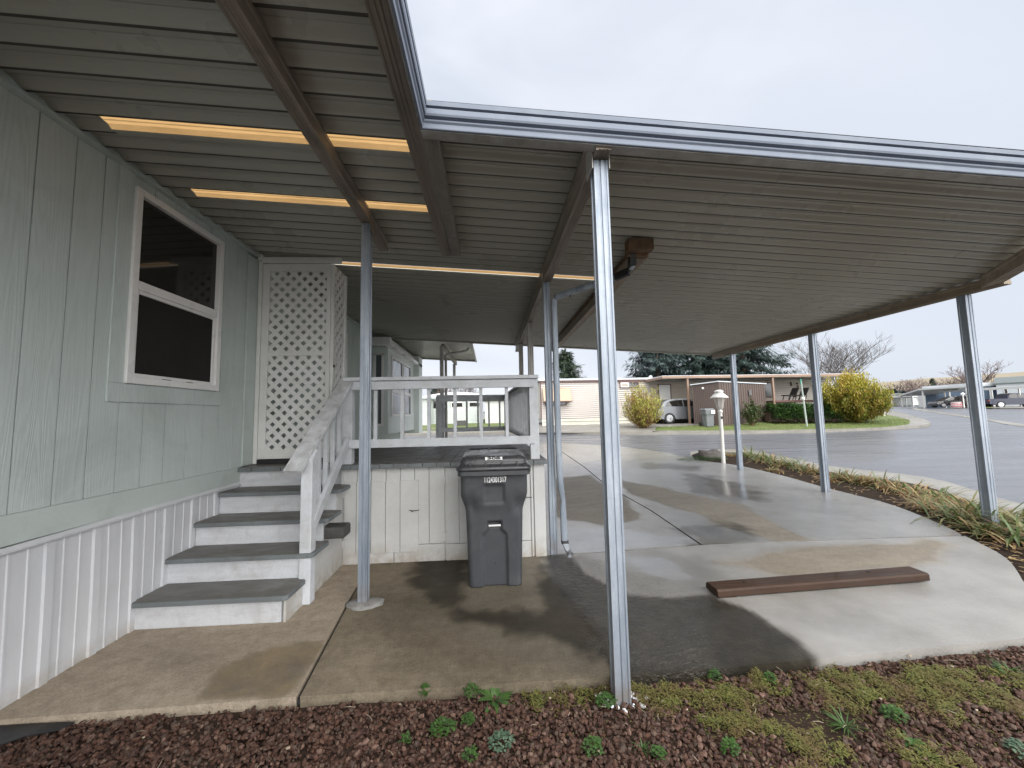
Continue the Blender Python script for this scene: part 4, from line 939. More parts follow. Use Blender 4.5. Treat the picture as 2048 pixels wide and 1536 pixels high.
# ------------------------------------------------------------------ gravel, moss, weeds
def gz(x,y): return G(x,y)-.055
moss=[gp(*P) for P in ([(1045,1375),(1230,1358),(1222,1392),(1150,1400),(1075,1405)],[(1255,1362),(1380,1355),(1500,1340),(1620,1335),(1800,1322),(1900,1330),(2048,1345),(2048,1420),(1900,1400),(1780,1395),(1700,1400),(1600,1362),(1500,1385),(1420,1425),(1350,1385)],[(1480,1418),(1560,1430),(1640,1470),(1680,1490),(1630,1500),(1560,1470),(1490,1440)],[(1600,1470),(1640,1480),(1640,1536),(1590,1536)],[(1830,1480),(1930,1500),(1990,1536),(1860,1536)],[(1290,1370),(1350,1372),(1345,1420),(1300,1440)])]
mud=[gp(*P) for P in ([(1500,1430),(1560,1390),(1700,1400),(1760,1440),(1700,1480),(1600,1470)],)]
def mossf(x,y):
    w=.16*noise.noise(Vector((x*5,y*5,0)))+.10*noise.noise(Vector((x*17,y*17,0)))+.015
    return max(sstep(-.02,.05,sdist(x,y,p)+w) for p in moss)
def mudf(x,y): return max(sstep(-.03,.06,sdist(x,y,p)) for p in mud)
random.seed(21)
ico=bmesh.new(); bmesh.ops.create_icosphere(ico,subdivisions=1,radius=1); base=[v.co.copy() for v in ico.verts]; basef=[tuple(v.index for v in f.verts) for f in ico.faces]; ico.free()
shapes=[]
for s in range(10):
    sh=[]
    for p in base: k=1+random.uniform(-.28,.28); sh.append(p*k)
    shapes.append(sh)
mb=MB(); cnt=0; V=mb.v; Fc=mb.f
while cnt<27000:
    x=random.uniform(-2.75,4.4); y=random.uniform(1.45,2.32 if x<3.3 else 2.9)
    if x<3.3 and y>2.175+random.uniform(0,.02): continue
    if x>=3.3 and y>2.2+ (x-3.3)*.6: continue
    if x<-2.52: continue
    if mudf(x,y)>random.random() or (mossf(x,y)>.5 and random.random()<.75): cnt+=.3; continue
    dens=1
    s=random.choice((.005,.006,.007,.008,.009,.010,.012,.015)); ly=random.choice((0,0,1))
    z=gz(x,y)+.004+ly*.014+.012*noise.noise(Vector((x*4,y*4,2)))
    M=Matrix.Rotation(random.uniform(0,6.28),3,'Z')@Matrix.Rotation(random.uniform(0,3),3,'X'); sh=shapes[random.randrange(10)]; o=len(V); sx=random.uniform(.8,1.35)
    c=Vector((x,y,z))
    for p in sh:
        q=M@Vector((p.x*sx,p.y,p.z*.75)); V.append(c+q*s)
    for f in basef: Fc.append((f[0]+o,f[1]+o,f[2]+o))
    cnt+=1
mb.build('lava_gravel','lava',None,smooth='raw',kind='stuff',cat='gravel',label='dark red lava rock gravel in front of the slab')
bpy.data.objects['lava_gravel'].data.polygons.foreach_set('use_smooth',[False]*len(bpy.data.objects['lava_gravel'].data.polygons))
def leaf(mb,p,d,L,W,droop=.3,n=2,upv=Vector((0,0,1))):
    "narrow blade of n segments"
    d=Vector(d); o=len(mb.v); s=d.cross(upv)
    if s.length<.01: s=Vector((1,0,0))
    s=s.normalized(); q=Vector(p); dd=d.normalized()
    for i in range(n+1):
        t=i/n; w=W*(math.sin(math.pi*min(.97,.18+.82*t))**.8)
        mb.v+= [q-s*w/2,q+s*w/2]; dd=(dd+Vector((0,0,-droop/n))).normalized(); q=q+dd*L/n
    for i in range(n): mb.f.append((o+2*i,o+2*i+1,o+2*i+3,o+2*i+2))
# moss / chickweed mat
mb=MB(); random.seed(31); c=0
while c<24000:
    x=random.uniform(.1,4.4); y=random.uniform(1.45,2.26)
    if y>2.19 and x<3.2: 
        if random.random()<.6: continue
    m_=mossf(x,y)
    m_=min(1,m_*(.35+1.0*max(0,.5+1.4*noise.noise(Vector((x*11,y*11,9)))))+(.05 if x>.9 else 0))
    if m_<random.random()*1.02+.02:
        if random.random()<.985: c+=.02; continue
    z=gz(x,y)+random.uniform(.006,.035)*(.5+m_)
    a=random.uniform(0,6.28); leaf(mb,(x,y,z),(math.cos(a),math.sin(a),random.uniform(-.1,.7)),random.uniform(.009,.02),random.uniform(.005,.011),.3,1); c+=1
mb.build('moss_cover','moss_y',None,smooth='raw',kind='stuff',cat='ground cover',label='yellow green moss and chickweed creeping over the gravel')
# litter: twigs and pale chips
def weed(px,py,style,r,label,seed,mat='weed'):
    random.seed(seed); g=gat(px,py,-.045); mb=MB()
    if style=='rosette':
        for k in range(16):
            a=k*2.4; e=random.uniform(.25,.9); leaf(mb,g,(math.cos(a),math.sin(a),e),r*random.uniform(.8,1.3),r*.28,.55,4)
    elif style=='clump':
        for k in range(int(260*(r/.08)**1.3)):
            a=random.uniform(0,6.28); q=r*math.sqrt(random.random()); h=.03*(1-(q/r)**2)+random.uniform(.0,.02)
            p=g+Vector((math.cos(a)*q,math.sin(a)*q*.8,.012+h)); a2=random.uniform(0,6.28); leaf(mb,p,(math.cos(a2),math.sin(a2),random.uniform(-.2,.6)),random.uniform(.011,.019),random.uniform(.009,.014),.3,2)
    elif style=='grass':
        for k in range(34):
            a=random.uniform(0,6.28); leaf(mb,g+Vector((random.uniform(-.01,.01),random.uniform(-.01,.01),0)),(math.cos(a),math.sin(a),random.uniform(.3,1.6)),r*random.uniform(.6,1.3),.005,.7,4)
    o=mb.build('weed',mat,None,smooth='raw',cat='weed',label=label,group='weeds growing in the gravel'); return o
W=[(990,1400,'rosette',.10,'broad leaved rosette weed at the slab edge below the bin'),(848,1392,'clump',.035,'tiny feathery weed at the slab edge, left of the broad leaved rosette'),(944,1392,'clump',.045,'small leafy tuft touching the left side of the broad leaved rosette'),
(886,1466,'clump',.062,'tall dense bright green clover clump in bare red gravel'),(938,1452,'clump',.034,'small light green clump just right of the dense clover clump'),(1002,1494,'clump',.055,'wide dull grey green mat below the broad leaved rosette'),(812,1493,'clump',.02,'smallest leafy sprig, alone left of the dense clover clump'),
(1185,1505,'clump',.045,'green clump at the bottom edge below the tall front post'),(1213,1412,'clump',.05,'dark green clump at the foot of the tall front post'),(1285,1500,'grass',.05,'thin upright grass sprig right of the tall front post'),
(1460,1508,'clump',.04,'round green clump at the bottom middle right of the gravel'),(1690,1455,'grass',.09,'spiky grass tuft in the muddy spot'),(1825,1488,'rosette',.055,'leafy weed with pale ribs near the lower right corner'),(2020,1345,'grass',.075,'grass tuft at the right edge beside the slab'),
(1540,1368,'clump',.03,'small round clump in moss near the puddle'),(1430,1362,'clump',.032,'small clump at slab edge right of the tall post'),(1316,1520,'clump',.03,'low sprig at the bottom edge under the grass sprig'),(1995,1350,'clump',.02,'tiny sprig beside the right hand grass tuft'),
(1790,1440,'clump',.05,'flat sprawling clump between the spiky grass tuft and right edge'),(1240,1362,'grass',.03,'little bleached tuft right at the slab edge behind the post'),(940,1524,'clump',.03,'clump cut by the bottom edge under the clover'),(2035,1510,'clump',.04,'grey clump in the bottom right corner')]
for i,w in enumerate(W): weed(w[0],w[1],w[2],w[3],w[4],50+i,'weed_grey' if 'grey' in w[4] else 'weed')
mb=MB(); random.seed(77)
for k in range(70):
    x=random.uniform(-2.2,4); y=random.uniform(1.5,2.18); a=random.uniform(0,6.28); L=random.uniform(.02,.07); p=Vector((x,y,gz(x,y)+.03)); q=p+Vector((math.cos(a)*L,math.sin(a)*L,random.uniform(-.006,.012)))
    mb.tube([p,(p+q)/2+Vector((random.uniform(-.006,.006),0,.004)),q],[.0016,.0014,.0008],4)
for k in range(26): x=random.uniform(-2.2,3.6); y=random.uniform(1.5,2.2); mb.blob((x,y,gz(x,y)+.032),random.uniform(.005,.010),k,1,.5,2,(1.2,.9,.5))
mb.build('litter','beamtan',None,kind='stuff',cat='litter',label='pale twigs and chips scattered over the red gravel')
mb=MB(); fpts=[gat(x,y,-.03) for x,y in ((-60,1462),(0,1453),(70,1449),(150,1446),(115,1462),(45,1476),(0,1492),(-60,1500))]; mb.poly(fpts,(0,0,.006)); mb.build('landscape_fabric','black',None,cat='landscape fabric',label='strip of black landscape fabric showing at the slab corner, lower left')
# ------------------------------------------------------------------ daylily bed
random.seed(9)
def lily(p,s,green,seed):
    random.seed(seed); root=thing('daylily','x','plant',p,0,'daylily clumps along the curved drive')
    for mat,n in (('lily_green',int(90*green)),('lily_tan',int(95*(1.15-green)))):
        mb=MB()
        for k in range(n):
            a=random.uniform(0,6.28); q=Vector((random.gauss(0,.13)*s,random.gauss(0,.13)*s,0)); el=random.uniform(.5,2.4) if mat=='lily_green' else random.uniform(.1,1.5)
            leaf(mb,Vector(p)+q,(math.cos(a),math.sin(a),el),s*random.uniform(.26,.50),.017*s+.004,random.uniform(.7,2.0),5)
        mb.build('leaves' if mat=='lily_green' else 'dead_leaves',mat,root,smooth='raw')
    return root
LP=[(1462,912,.55,.1),(1500,914,1.0,.85),(1530,922,.95,.8),(1560,931,.8,.45),(1590,934,.95,.75),(1622,944,.8,.4),(1680,957,.85,.35),(1712,963,.9,.45),(1745,968,.85,.3),(1772,976,.85,.3),(1800,983,.9,.4),(1832,990,.9,.35),(1868,1000,.95,.35),(1900,1010,1.,.35),(1920,1032,1.,.5),(1880,1022,.7,.2),(1955,1052,1.05,.75),(2015,1045,1.,.7),(2040,1060,.95,.6),(1968,1032,.8,.3),(2068,1090,1.,.6),(1985,1070,.7,.7),(1845,1012,.6,.3),(1548,942,.5,.3),(1655,960,.6,.3)]
WH=['reddish dried daylily clump at the foot of the lamp post','tall green daylily clump right of the far carport post','second green daylily clump from the far carport post','straw coloured clump third from the far carport post','spiky green clump left of the middle right post','low mixed clump directly left of the middle right post','first bleached clump right of the middle right post','second clump right of the middle right post','third clump right of the middle right post, tan tipped','fourth clump right of the middle right post','fifth clump right of the middle right post','sixth clump right of the middle right post','seventh clump right of the middle right post','tall tan clump left of the near right post','green tinged clump just left of the near right post foot','low straw clump in front of the tall tan clump','large green clump arching round the foot of the near right post','large clump right of the near right post, by the gutter strip','clump at the right picture edge above the dark mulch','dry clump behind the near right post','clump just outside the gutter strip at the lower right','small green clump below the near right post','short clump on the slab edge below the tan ones','short straw tuft in front of the spiky green clump','short tan tuft right beside the middle right post foot']
for i,(px,py,s,g) in enumerate(LP):
    q=gat(px,py,-.02); o=lily(q,s,g,200+i); o['label']=WH[i]
mb=MB(); random.seed(66); SP=[tuple(p) for p in soil]
c=0
while c<1500:
    q=gat(random.uniform(1400,2080),random.uniform(905,1170),-.03)
    if inpoly(q.x,q.y,SP) or (q.x>3.5 and q.y<4.5 and random.random()<.4): a=random.uniform(0,6.28); leaf(mb,q+Vector((0,0,.015)),(math.cos(a),math.sin(a),random.uniform(-.1,.4)),random.uniform(.03,.09),random.uniform(.01,.03),.3,2)
    c+=1
mb.build('leaf_litter','lily_tan',None,smooth='raw',kind='stuff',cat='leaf litter',label='brown dead leaves on the dark soil beside the drive')
# rock and groundcover by the lamp
q=gat(1420,917,-.02)
mb=MB(); mb.blob(q+Vector((0,0,.08)),.30,4,3,.45,1.4,(1.25,.6,.5)); mb.build('boulder','stone_brown',None,smooth=True,cat='rock',label='low dark brown rock beside the white lamp post')
mb=MB(); random.seed(8)
for k in range(1500):
    a=random.uniform(0,6.28); rr_=math.sqrt(random.random()); c0=gat(1405,919,0); p=c0+Vector((math.cos(a)*rr_*.62,math.sin(a)*rr_*.38,random.uniform(0,.09)*(1-rr_*.6))); a2=random.uniform(0,6.28); leaf(mb,p,(math.cos(a2),math.sin(a2),.5),.03,.02,.3,1)
mb.build('creeping_plant','weed',None,smooth='raw',cat='plant',label='low bright green creeping plant in front of the brown rock')
#FAR
# ------------------------------------------------------------------ lamp post
g=gat(1447,926,-.02); D_=(g-CAM).dot(fw)
lamp=thing('lamp_post','white post lantern beside the dark rock at the drive edge','lamp post',g)
def ztop(px,py,p): # height of a pixel above ground point p
    return atD(px,py,(p-CAM).dot(fw)).z-p.z
Hh=ztop(1438,779,g)
mb=MB(); mb.lathe([(.048,0),(.045,.05),(.043,Hh*.68),(.055,Hh*.69),(.055,Hh*.71),(.03,Hh*.735)],g,16); part(mb,'pole','lampwhite',lamp)
mb=MB(); mb.lathe([(.06,Hh*.735),(.068,Hh*.745),(.115,Hh*.885),(.115,Hh*.89)],g,8); part(mb,'lantern_glass','lampglass',lamp)
mb=MB()
for k in range(8):
    t=2*math.pi*k/8; mb.tube([g+Vector((.066*math.cos(t),.066*math.sin(t),Hh*.742)),g+Vector((.118*math.cos(t),.118*math.sin(t),Hh*.89))],.005,4)
mb.lathe([(.13,Hh*.885),(.195,Hh*.887),(.195,Hh*.897),(.09,Hh*.955),(.085,Hh*.965),(.10,Hh*.968),(.10,Hh*.98),(.06,Hh*.998),(.0,Hh)],g,24); part(mb,'lantern_cap','lampwhite',lamp)
mb=MB(); mb.box(g.x-.018,g.x+.022,g.y-.06,g.y-.035,Hh*.60+g.z,Hh*.635+g.z); part(mb,'sensor','black',lamp)
# ------------------------------------------------------------------ trees
def spruce(name,px,D,ytop,rbase,label,mat,seed,ybot=850,n=1.,lift=.12,trunkmat='bark',group='spruces behind the neighbour home',twin=0):
    random.seed(seed); g=gD(px,D); H=atD(px,ytop,D).z-g.z
    root=thing(name,label,'tree',g,0,group)
    mb=MB(); mb.tube([g+Vector((0,0,-.2)),g+Vector((0,0,H*.5)),g+Vector((0,0,H*.98))],[H*.028,H*.018,.02],8); part(mb,'trunk',trunkmat,root)
    mb=MB(); br=MB(); z=H*lift
    mb_=None
    while z<H*.985:
        t=(z/H-lift)/(1-lift); R0=rbase*(1-t)**.8*random.uniform(.8,1.12)+.1
        for k in range(max(5,int(11-4*t))):
            a=random.uniform(0,6.28); Lb=R0*random.uniform(.6,1.18); d=Vector((math.cos(a),math.sin(a),random.uniform(-.25,.12)+.5*t)).normalized()
            p=g+Vector((0,0,z)); ns=max(4,int(Lb/.22)); q=p.copy(); 
            for i in range(ns):
                q2=q+d*Lb/ns; d=(d+Vector((0,0,-.05 if i<ns*.6 else .10))).normalized()
                tt=i/ns
                if tt>.18:
                    for m_ in range(int(15*n)):
                        sd=Vector((random.uniform(-1,1),random.uniform(-1,1),random.uniform(-1.0,.35))); dd=(d*.9+sd*.8).normalized()
                        leaf(mb,q+(q2-q)*random.random()+sd*.16,dd,random.uniform(.22,.46),random.uniform(.07,.13),.5,2)
                q=q2
        z+=H*.02+.05
    part(mb,'crown',mat,root,smooth='raw'); return root
spruce('spruce_tree',1133,38,698,3.4,'single spruce behind the left part of the pale neighbour home','needles_green',101,n=.8)
spruce('spruce_tree',1318,33,640,4.3,'bluish spruce left of the brown shed, tips frosted','needles_frost',102,n=.8,lift=.1)
spruce('spruce_tree',1392,35,590,4.6,'middle spruce rising behind the brown shed roof','needles',103,n=.8,lift=.16)
spruce('spruce_tree',1490,34,555,5.0,'broad dark spruce right of the far carport post','needles',104,n=.85,lift=.15)
def bare(name,px,D,ytop,spread,label,mat,seed,group,trunk=.16,levels=5,base=None,multi=3,thin=1.,wide=1.15):
    random.seed(seed); g=gD(px,D) if base is None else base; H=atD(px,ytop,D).z-g.z
    root=thing(name,label,'tree',g,0,group); mbt=MB(); mbb=MB()
    def grow(p,d,L,r,lv):
        n=3; pts=[p]; dd=d.copy()
        for i in range(n): dd=(dd+Vector((random.uniform(-.12,.12),random.uniform(-.12,.12),.04))).normalized(); pts.append(pts[-1]+dd*L/n)
        (mbt if lv==0 else mbb).tube(pts,[r,r*.85,r*.72,r*.6],5 if lv<2 else 3,caps=False)
        if lv<levels:
            for k in range(3 if lv<levels-1 else 4):
                i=random.choice((1,2,3,3)); a=random.uniform(0,6.28); side=Vector((math.cos(a),math.sin(a),random.uniform(-.2,.5))); nd=(dd+side*spread*random.uniform(.5,1.1)).normalized()
                grow(pts[i],nd,L*random.uniform(.62,.86),max(r*.55,.006*thin),lv+1)
    for k in range(multi):
        a=k*2.1+.4; grow(g+Vector((0,0,-.1)),Vector((math.cos(a)*.28*(multi>1),math.sin(a)*.28*(multi>1),1)).normalized(),H*.30,trunk,0)
    zt=max(v.z for v in mbb.v)-g.z; k=H/zt; kw=k*wide
    for m_ in (mbt,mbb):
        for v in m_.v: v.x=g.x+(v.x-g.x)*kw; v.y=g.y+(v.y-g.y)*kw; v.z=g.z+(v.z-g.z)*k
    part(mbt,'trunk',mat,root); part(mbb,'branches',mat,root); return root
bare('bare_tree',1672,36,660,.75,'wide bare tree spreading behind the golden bush','barkgrey',111,'bare trees',.11,5,thin=1.7,multi=6)
bare('bare_tree',1948,62,722,.8,'reddish bare tree behind the near right post','barkpink',112,'bare trees',.2,5,thin=2.6)
bare('bare_tree',1832,105,752,.8,'small distant bare tree over the carports','barkpink',113,'bare trees',.3,4,thin=4)
bare('bare_tree',1806,120,758,.8,'leftmost distant bare tree before the hill','barkpink',114,'bare trees',.3,4,thin=5)
bare('bare_tree',1856,110,758,.8,'distant bare tree left of the small dark conifer','barkpink',116,'bare trees',.3,4,thin=4)
bare('bare_tree',1925,50,785,.6,'small bare tree beside the parked black car','barkgrey',115,'bare trees',.07,4,thin=2,multi=1)
bare('bare_tree',925,42,758,.7,'bare tree above the arched roof, seen through the deck railing','barkgrey',117,'bare trees',.12,5,thin=1.6)
bare('bare_tree',890,40,770,.5,'dense bare tree left of the arched roof top','bark',118,'bare trees',.12,5,thin=2)
spruce('conifer_tree',1870,105,756,2.2,'small dark conifer among the distant bare trees','needles_green',119,n=.5,group='distant conifers')
spruce('conifer_tree',872,44,772,1.6,'dark conifer beyond the grey home, seen through the railing','needles',120,n=.6,group='distant conifers')
# ------------------------------------------------------------------ shrubs
def shrub(name,px,D,ytop,w,label,mats,seed,leaves,stems=60,cat='shrub',group=None,vase=.3,L=(.05,.09),W=.03,flat=1.,updir=.7,group_=None,zfrac=0,xw=None):
    random.seed(seed); g=gD(px,D,.1); H=atD(px,ytop,D).z-g.z; root=thing(name,label,cat,g,0,group)
    ms=MB(); ml=[MB() for _ in mats]; st_=[]
    for k in range(stems):
        a=random.uniform(0,6.28); q=random.random()**.6; end=Vector((math.cos(a)*w*q*(xw or 1),math.sin(a)*w*q*.8,H*(1-.35*q*q)*random.uniform(.62,1.08)-(.25*H*q if random.random()<.35 else 0)))
        mid=Vector((end.x*vase,end.y*vase,end.z*.6)); b0=Vector((math.cos(a)*.15*w*random.random(),math.sin(a)*.15*w*random.random(),0))
        pts=[g+(1-t)**2*b0+2*t*(1-t)*mid+t*t*end for t in (0,.25,.5,.75,1)]; 
        pts=[pts[0]]+[p+Vector((random.gauss(0,.03),random.gauss(0,.03),0))*w for p in pts[1:]]
        ms.tube(pts,[.016,.013,.010,.007,.004],3,caps=False); st_.append(pts)
    for i in range(leaves):
        pts=random.choice(st_); t=(random.random()**.75)*3.98; j=int(t); p=pts[j].lerp(pts[j+1],t-j)
        if t<.6 and random.random()<.8: continue
        d=(pts[j+1]-pts[j]).normalized(); sp=Vector((random.gauss(0,1),random.gauss(0,1),random.gauss(0,.6)+updir)).normalized()
        off=Vector((random.gauss(0,.06),random.gauss(0,.06),random.gauss(0,.06)))*w
        z=(p.z-g.z)/H; mi=min(len(mats)-1,int(random.random()*len(mats)*.999)) if len(mats)>1 else 0
        if len(mats)>1: mi=0 if random.random()<sstep(.35,1.,z+random.gauss(0,.12)) else 1
        leaf(ml[mi],p+off,(d*.8+sp).normalized(),random.uniform(*L),W,.3,2)
    part(ms,'stems','stem',root)
    for mb,mt in zip(ml,mats): part(mb,'foliage',mt,root,smooth='raw')
    return root
shrub('forsythia',1284,19.6+1.3,768,1.15,'loose yellow forsythia at the kerb in front of the silver car',['forsy_pale','forsy_pale'],131,8000,230,group='yellow forsythia bushes',vase=.95,L=(.07,.13),W=.035,updir=.5)
shrub('forsythia',1708,21.3,744,1.8,'big rounded golden forsythia on the corner lawn',['forsy_yel','forsy_grn'],132,26000,240,group='yellow forsythia bushes',vase=.95,L=(.10,.2),W=.045,updir=.6,xw=1.)
shrub('rose_bush',1502,20.9,796,.62,'leggy green rose bush against the right wall of the brown shed',['rose_leaf'],133,4200,50,vase=.6,L=(.06,.11),W=.045)
# hedge
random.seed(41); hg=gD(1590,21.7,.1); hedge=thing('juniper_hedge','dark green clipped juniper hedge between shed and golden bush','hedge',hg)
mb=MB(); mt=MB(); pa_,pb_=gD(1532,21.9,.1),gD(1668,21.5,.1); ax=(pb_-pa_).normalized(); sd=ax.cross(Vector((0,0,1)))
Hh=atD(1580,806,21.7).z-hg.z
for k in range(24000):
    t=random.random(); u=random.uniform(-1,1); h=random.random()**.6
    prof=1-.35*u*u+.10*noise.noise(Vector((t*9,u*2,0)))
    p=pa_.lerp(pb_,t)+sd*u*.75*(1-.3*h**3)+Vector((0,0,Hh*prof*h)); 
    a=random.uniform(0,6.28); leaf(mb if h>.3 or random.random()<.35 else mt,p,(math.cos(a)*1.2,math.sin(a)*1.2,random.uniform(-.15,.5)),random.uniform(.10,.2),.05,.3,2)
part(mb,'foliage','hedge_leaf',hedge,smooth='raw'); part(mt,'dry_base','hedge_brown',hedge,smooth='raw')
mb=MB(); mb.bar(pa_+Vector((0,0,Hh*.32)),pb_+Vector((0,0,Hh*.32)),.5,Hh*.45); part(mb,'inner_wood','hedge_brown',hedge)
# grass blades along the lawn edge
mb=MB(); random.seed(43); LPt=[tuple(p) for p in lawnp]
c=0
while c<16000:
    px=random.uniform(1305,1825); py=random.uniform(838,862); q=gat(px,py,.125)
    if inpoly(q.x,q.y,LPt): a=random.uniform(0,6.28); leaf(mb,(q.x,q.y,G(q.x,q.y)+.12),(math.cos(a)*.6,math.sin(a)*.6,1),random.uniform(.04,.09),.018,.3,1)
    c+=1
mb.build('lawn_grass','grassblade',None,smooth='raw',kind='stuff',cat='grass',label='short green grass of the corner lawn')
# ------------------------------------------------------------------ neighbour home across the road
L0=gD(1083,23.9,.1); R0=gD(1668,25.8,.1); zb0=min(L0.z,R0.z)-.1; ex_=(R0-L0); ex_.z=0; WL=ex_.length; ex_.normalize(); ey_=Vector((-ex_.y,ex_.x,0))
if ey_.y<0: ey_=-ey_
nh=thing('mobile_home','pale pink lap sided single wide home across the road with tan awning window','mobile home',(L0.x,L0.y,zb0))
ze=atD(1100,763,23.9).z
def P(u,v,z): return Vector((L0.x,L0.y,0))+ex_*u+ey_*v+Vector((0,0,z))
def nbox(mb,u0,u1,v0,v1,z0,z1):
    return mb.add([P(u,v,z) for z in (z0,z1) for u,v in ((u0,v0),(u1,v0),(u1,v1),(u0,v1))],[(0,3,2,1),(4,5,6,7),(0,1,5,4),(1,2,6,5),(2,3,7,6),(3,0,4,7)])
def upx(px,D0=24): # wall coordinate u for an image column
    d=ray(px,800); d2=Vector((d.x,d.y)); a=Vector((L0.x,L0.y)); # solve a+ex*u = d2*t
    det=ex_.x*(-d2.y)+ex_.y*d2.x; return ((-a.x)*(-d2.y)+(-a.y)*d2.x)/det
def lap(mb,u0,u1,v,z0,z1,p=.125):
    z=z0
    while z<z1:
        t=min(z+p,z1)-.016; mb.add([P(u0,v-.045,z),P(u1,v-.045,z),P(u1,v-.005,t),P(u0,v-.005,t),P(u0,v+.05,z),P(u1,v+.05,z),P(u0,v+.05,t),P(u1,v+.05,t)],[(0,1,2,3),(0,4,5,1),(3,2,7,6)]); z+=p
zs0=atD(1100,837,23.9).z
mb=MB(); lap(mb,0,upx(1300),0,zs0,ze-.06); nbox(mb,0,WL,.05,4.2,zs0-.02,ze); part(mb,'wall','lapsiding',nh)
mb=MB(); lap(mb,upx(1300),upx(1548),0,zb0,ze-.08); part(mb,'wall','laptan',nh)
mb=MB(); lap(mb,upx(1548),WL,0,zb0,ze-.08); part(mb,'wall','lapsiding',nh)
mb=MB(); lap(mb,-.0,upx(1300),-.03,zb0-.1,zs0-.02,.22); part(mb,'skirting','lapcream',nh)
mb=MB(); nbox(mb,-.06,.0,-.03,.05,zs0,ze); nbox(mb,-.1,upx(1298),-.10,.02,ze-.07,ze+.06); part(mb,'trim','brown_trim',nh)
mb=MB(); nbox(mb,-.15,WL+.1,-.14,4.3,ze+.062,ze+.17); rf=part(mb,'roof','roof_white',nh)
for px,w,h in ((1332,.25,.35),(1350,.3,.2),(1418,.35,.28),(1500,.4,.22),(1514,.3,.18)):
    mb=MB(); u=upx(px); c=P(u,2,ze+.17); mb.lathe([(w*.35,0),(w*.3,h*.6),(w*.5,h*.65),(w*.5,h*.85),(w*.1,h)],c,10); part(mb,'roof_vent','roof_white',rf)
def nwin(u0,u1,z0,z1,fm='brown_trim',gm='far_glass',v=-.10):
    mb=MB(); nbox(mb,u0,u1,v,v+.045,z0,z0+.06); nbox(mb,u0,u1,v,v+.045,z1-.06,z1); nbox(mb,u0,u0+.06,v,v+.045,z0+.06,z1-.06); nbox(mb,u1-.06,u1,v,v+.045,z0+.06,z1-.06); o=part(mb,'window',fm,nh)
    mb=MB(); nbox(mb,u0+.05,u1-.05,v+.02,v+.03,z0+.05,z1-.05); part(mb,'pane',gm,o); return o
Zp=lambda py,px=1250,D=24:atD(px,py,D).z
w=nwin(upx(1240),upx(1278),Zp(775),Zp(762.5)); mb=MB(); nbox(mb,upx(1241.5),upx(1258),-.11,-.102,Zp(773.5),Zp(764)); nbox(mb,upx(1243),upx(1256.5),-.116,-.111,Zp(772),Zp(765.5)) ; part(mb,'sash','white_vinyl',w)
mb=MB(); nbox(mb,upx(1243),upx(1256.5),-.122,-.117,Zp(772),Zp(765.5)); part(mb,'pane','laptan',w)
w=nwin(upx(1090),upx(1132),Zp(811,1100,23.4),Zp(775,1100,23.4))
mb=MB(); u0,u1=upx(1085),upx(1140); za,zc=Zp(774,1100,23.4),Zp(803,1100,23.2)
for k in range(10): 
    t0,t1=k/10,(k+1)/10; mb.add([P(u0,-.06-.5*t0,lerp(za,zc,t0)),P(u1,-.06-.5*t0,lerp(za,zc,t0)),P(u1,-.08-.5*t1,lerp(za,zc,t1)),P(u0,-.08-.5*t1,lerp(za,zc,t1)),P(u0,-.06-.5*t1,lerp(za,zc,t1)+.015),P(u1,-.06-.5*t1,lerp(za,zc,t1)+.015)],[(0,1,2,3),(3,2,5,4)])
mb.add([P(u0,-.05,za),P(u0,-.58,zc),P(u0,-.05,zc)],[(0,1,2)]); mb.add([P(u1,-.05,za),P(u1,-.58,zc),P(u1,-.05,zc)],[(0,1,2)]); aw=part(mb,'window_awning','awning_tan',nh)
mb=MB(); nbox(mb,u0,u1,-.60,-.57,zc-.03,zc+.03); part(mb,'awning_bar','brown_trim',aw)
w=nwin(upx(1316),upx(1342),Zp(803),Zp(768),'brown_trim','white_far')
w=nwin(upx(1527),upx(1545),Zp(800),Zp(768),'brown_trim','far_glass')
# wall ornaments right of the porch post
mb=MB()
for px,py in ((1583,765),(1583,769),(1595,766),(1596,772),(1585,790),(1589,792)): nbox(mb,upx(px-1.2),upx(px+1.4),-.09,-.05,Zp(py+2,px,25.2),Zp(py-1.5,px,25.2))
part(mb,'wall_ornament','furn_black',nh)
# its own carport/porch
nc=thing('porch_roof','long tan fascia carport roof attached to the pale pink home','carport',tuple(P(upx(1400),-1.5,zb0)))
c0,c1=upx(1292),WL-.2
mb=MB(); nbox(mb,c0,c1,-2.3,-.15,ze+.02,ze+.07); nc_r=part(mb,'roof','roof_white',nc)
mb=MB(); nbox(mb,c0-.05,c1,-2.36,-2.305,ze-.10,ze+.04); nbox(mb,c0-.05,c0,-2.30,-.16,ze-.12,ze+.015); part(mb,'fascia','fascia_tan',nc)
def pxu(px,v): # u coordinate at row v for image column px
    d=ray(px,800); a=Vector((L0.x,L0.y))+Vector((ey_.x,ey_.y))*v; det=ex_.x*(-d.y)+ex_.y*d.x; return ((-a.x)*(-d.y)+(-a.y)*d.x)/det
for px in (1377,1548):
    mb=MB(); u=pxu(px,-2.25); nbox(mb,u-.05,u+.05,-2.3,-2.2,zb0,ze-.1); part(mb,'post','fascia_tan',nc)
mb=MB(); u=pxu(1548,-2.25); nbox(mb,u,pxu(1655,-2.25),-2.3,-.2,Zp(803,1600,24.8)-.06,Zp(801,1600,24.8)); part(mb,'porch_floor','brown_trim',nc)
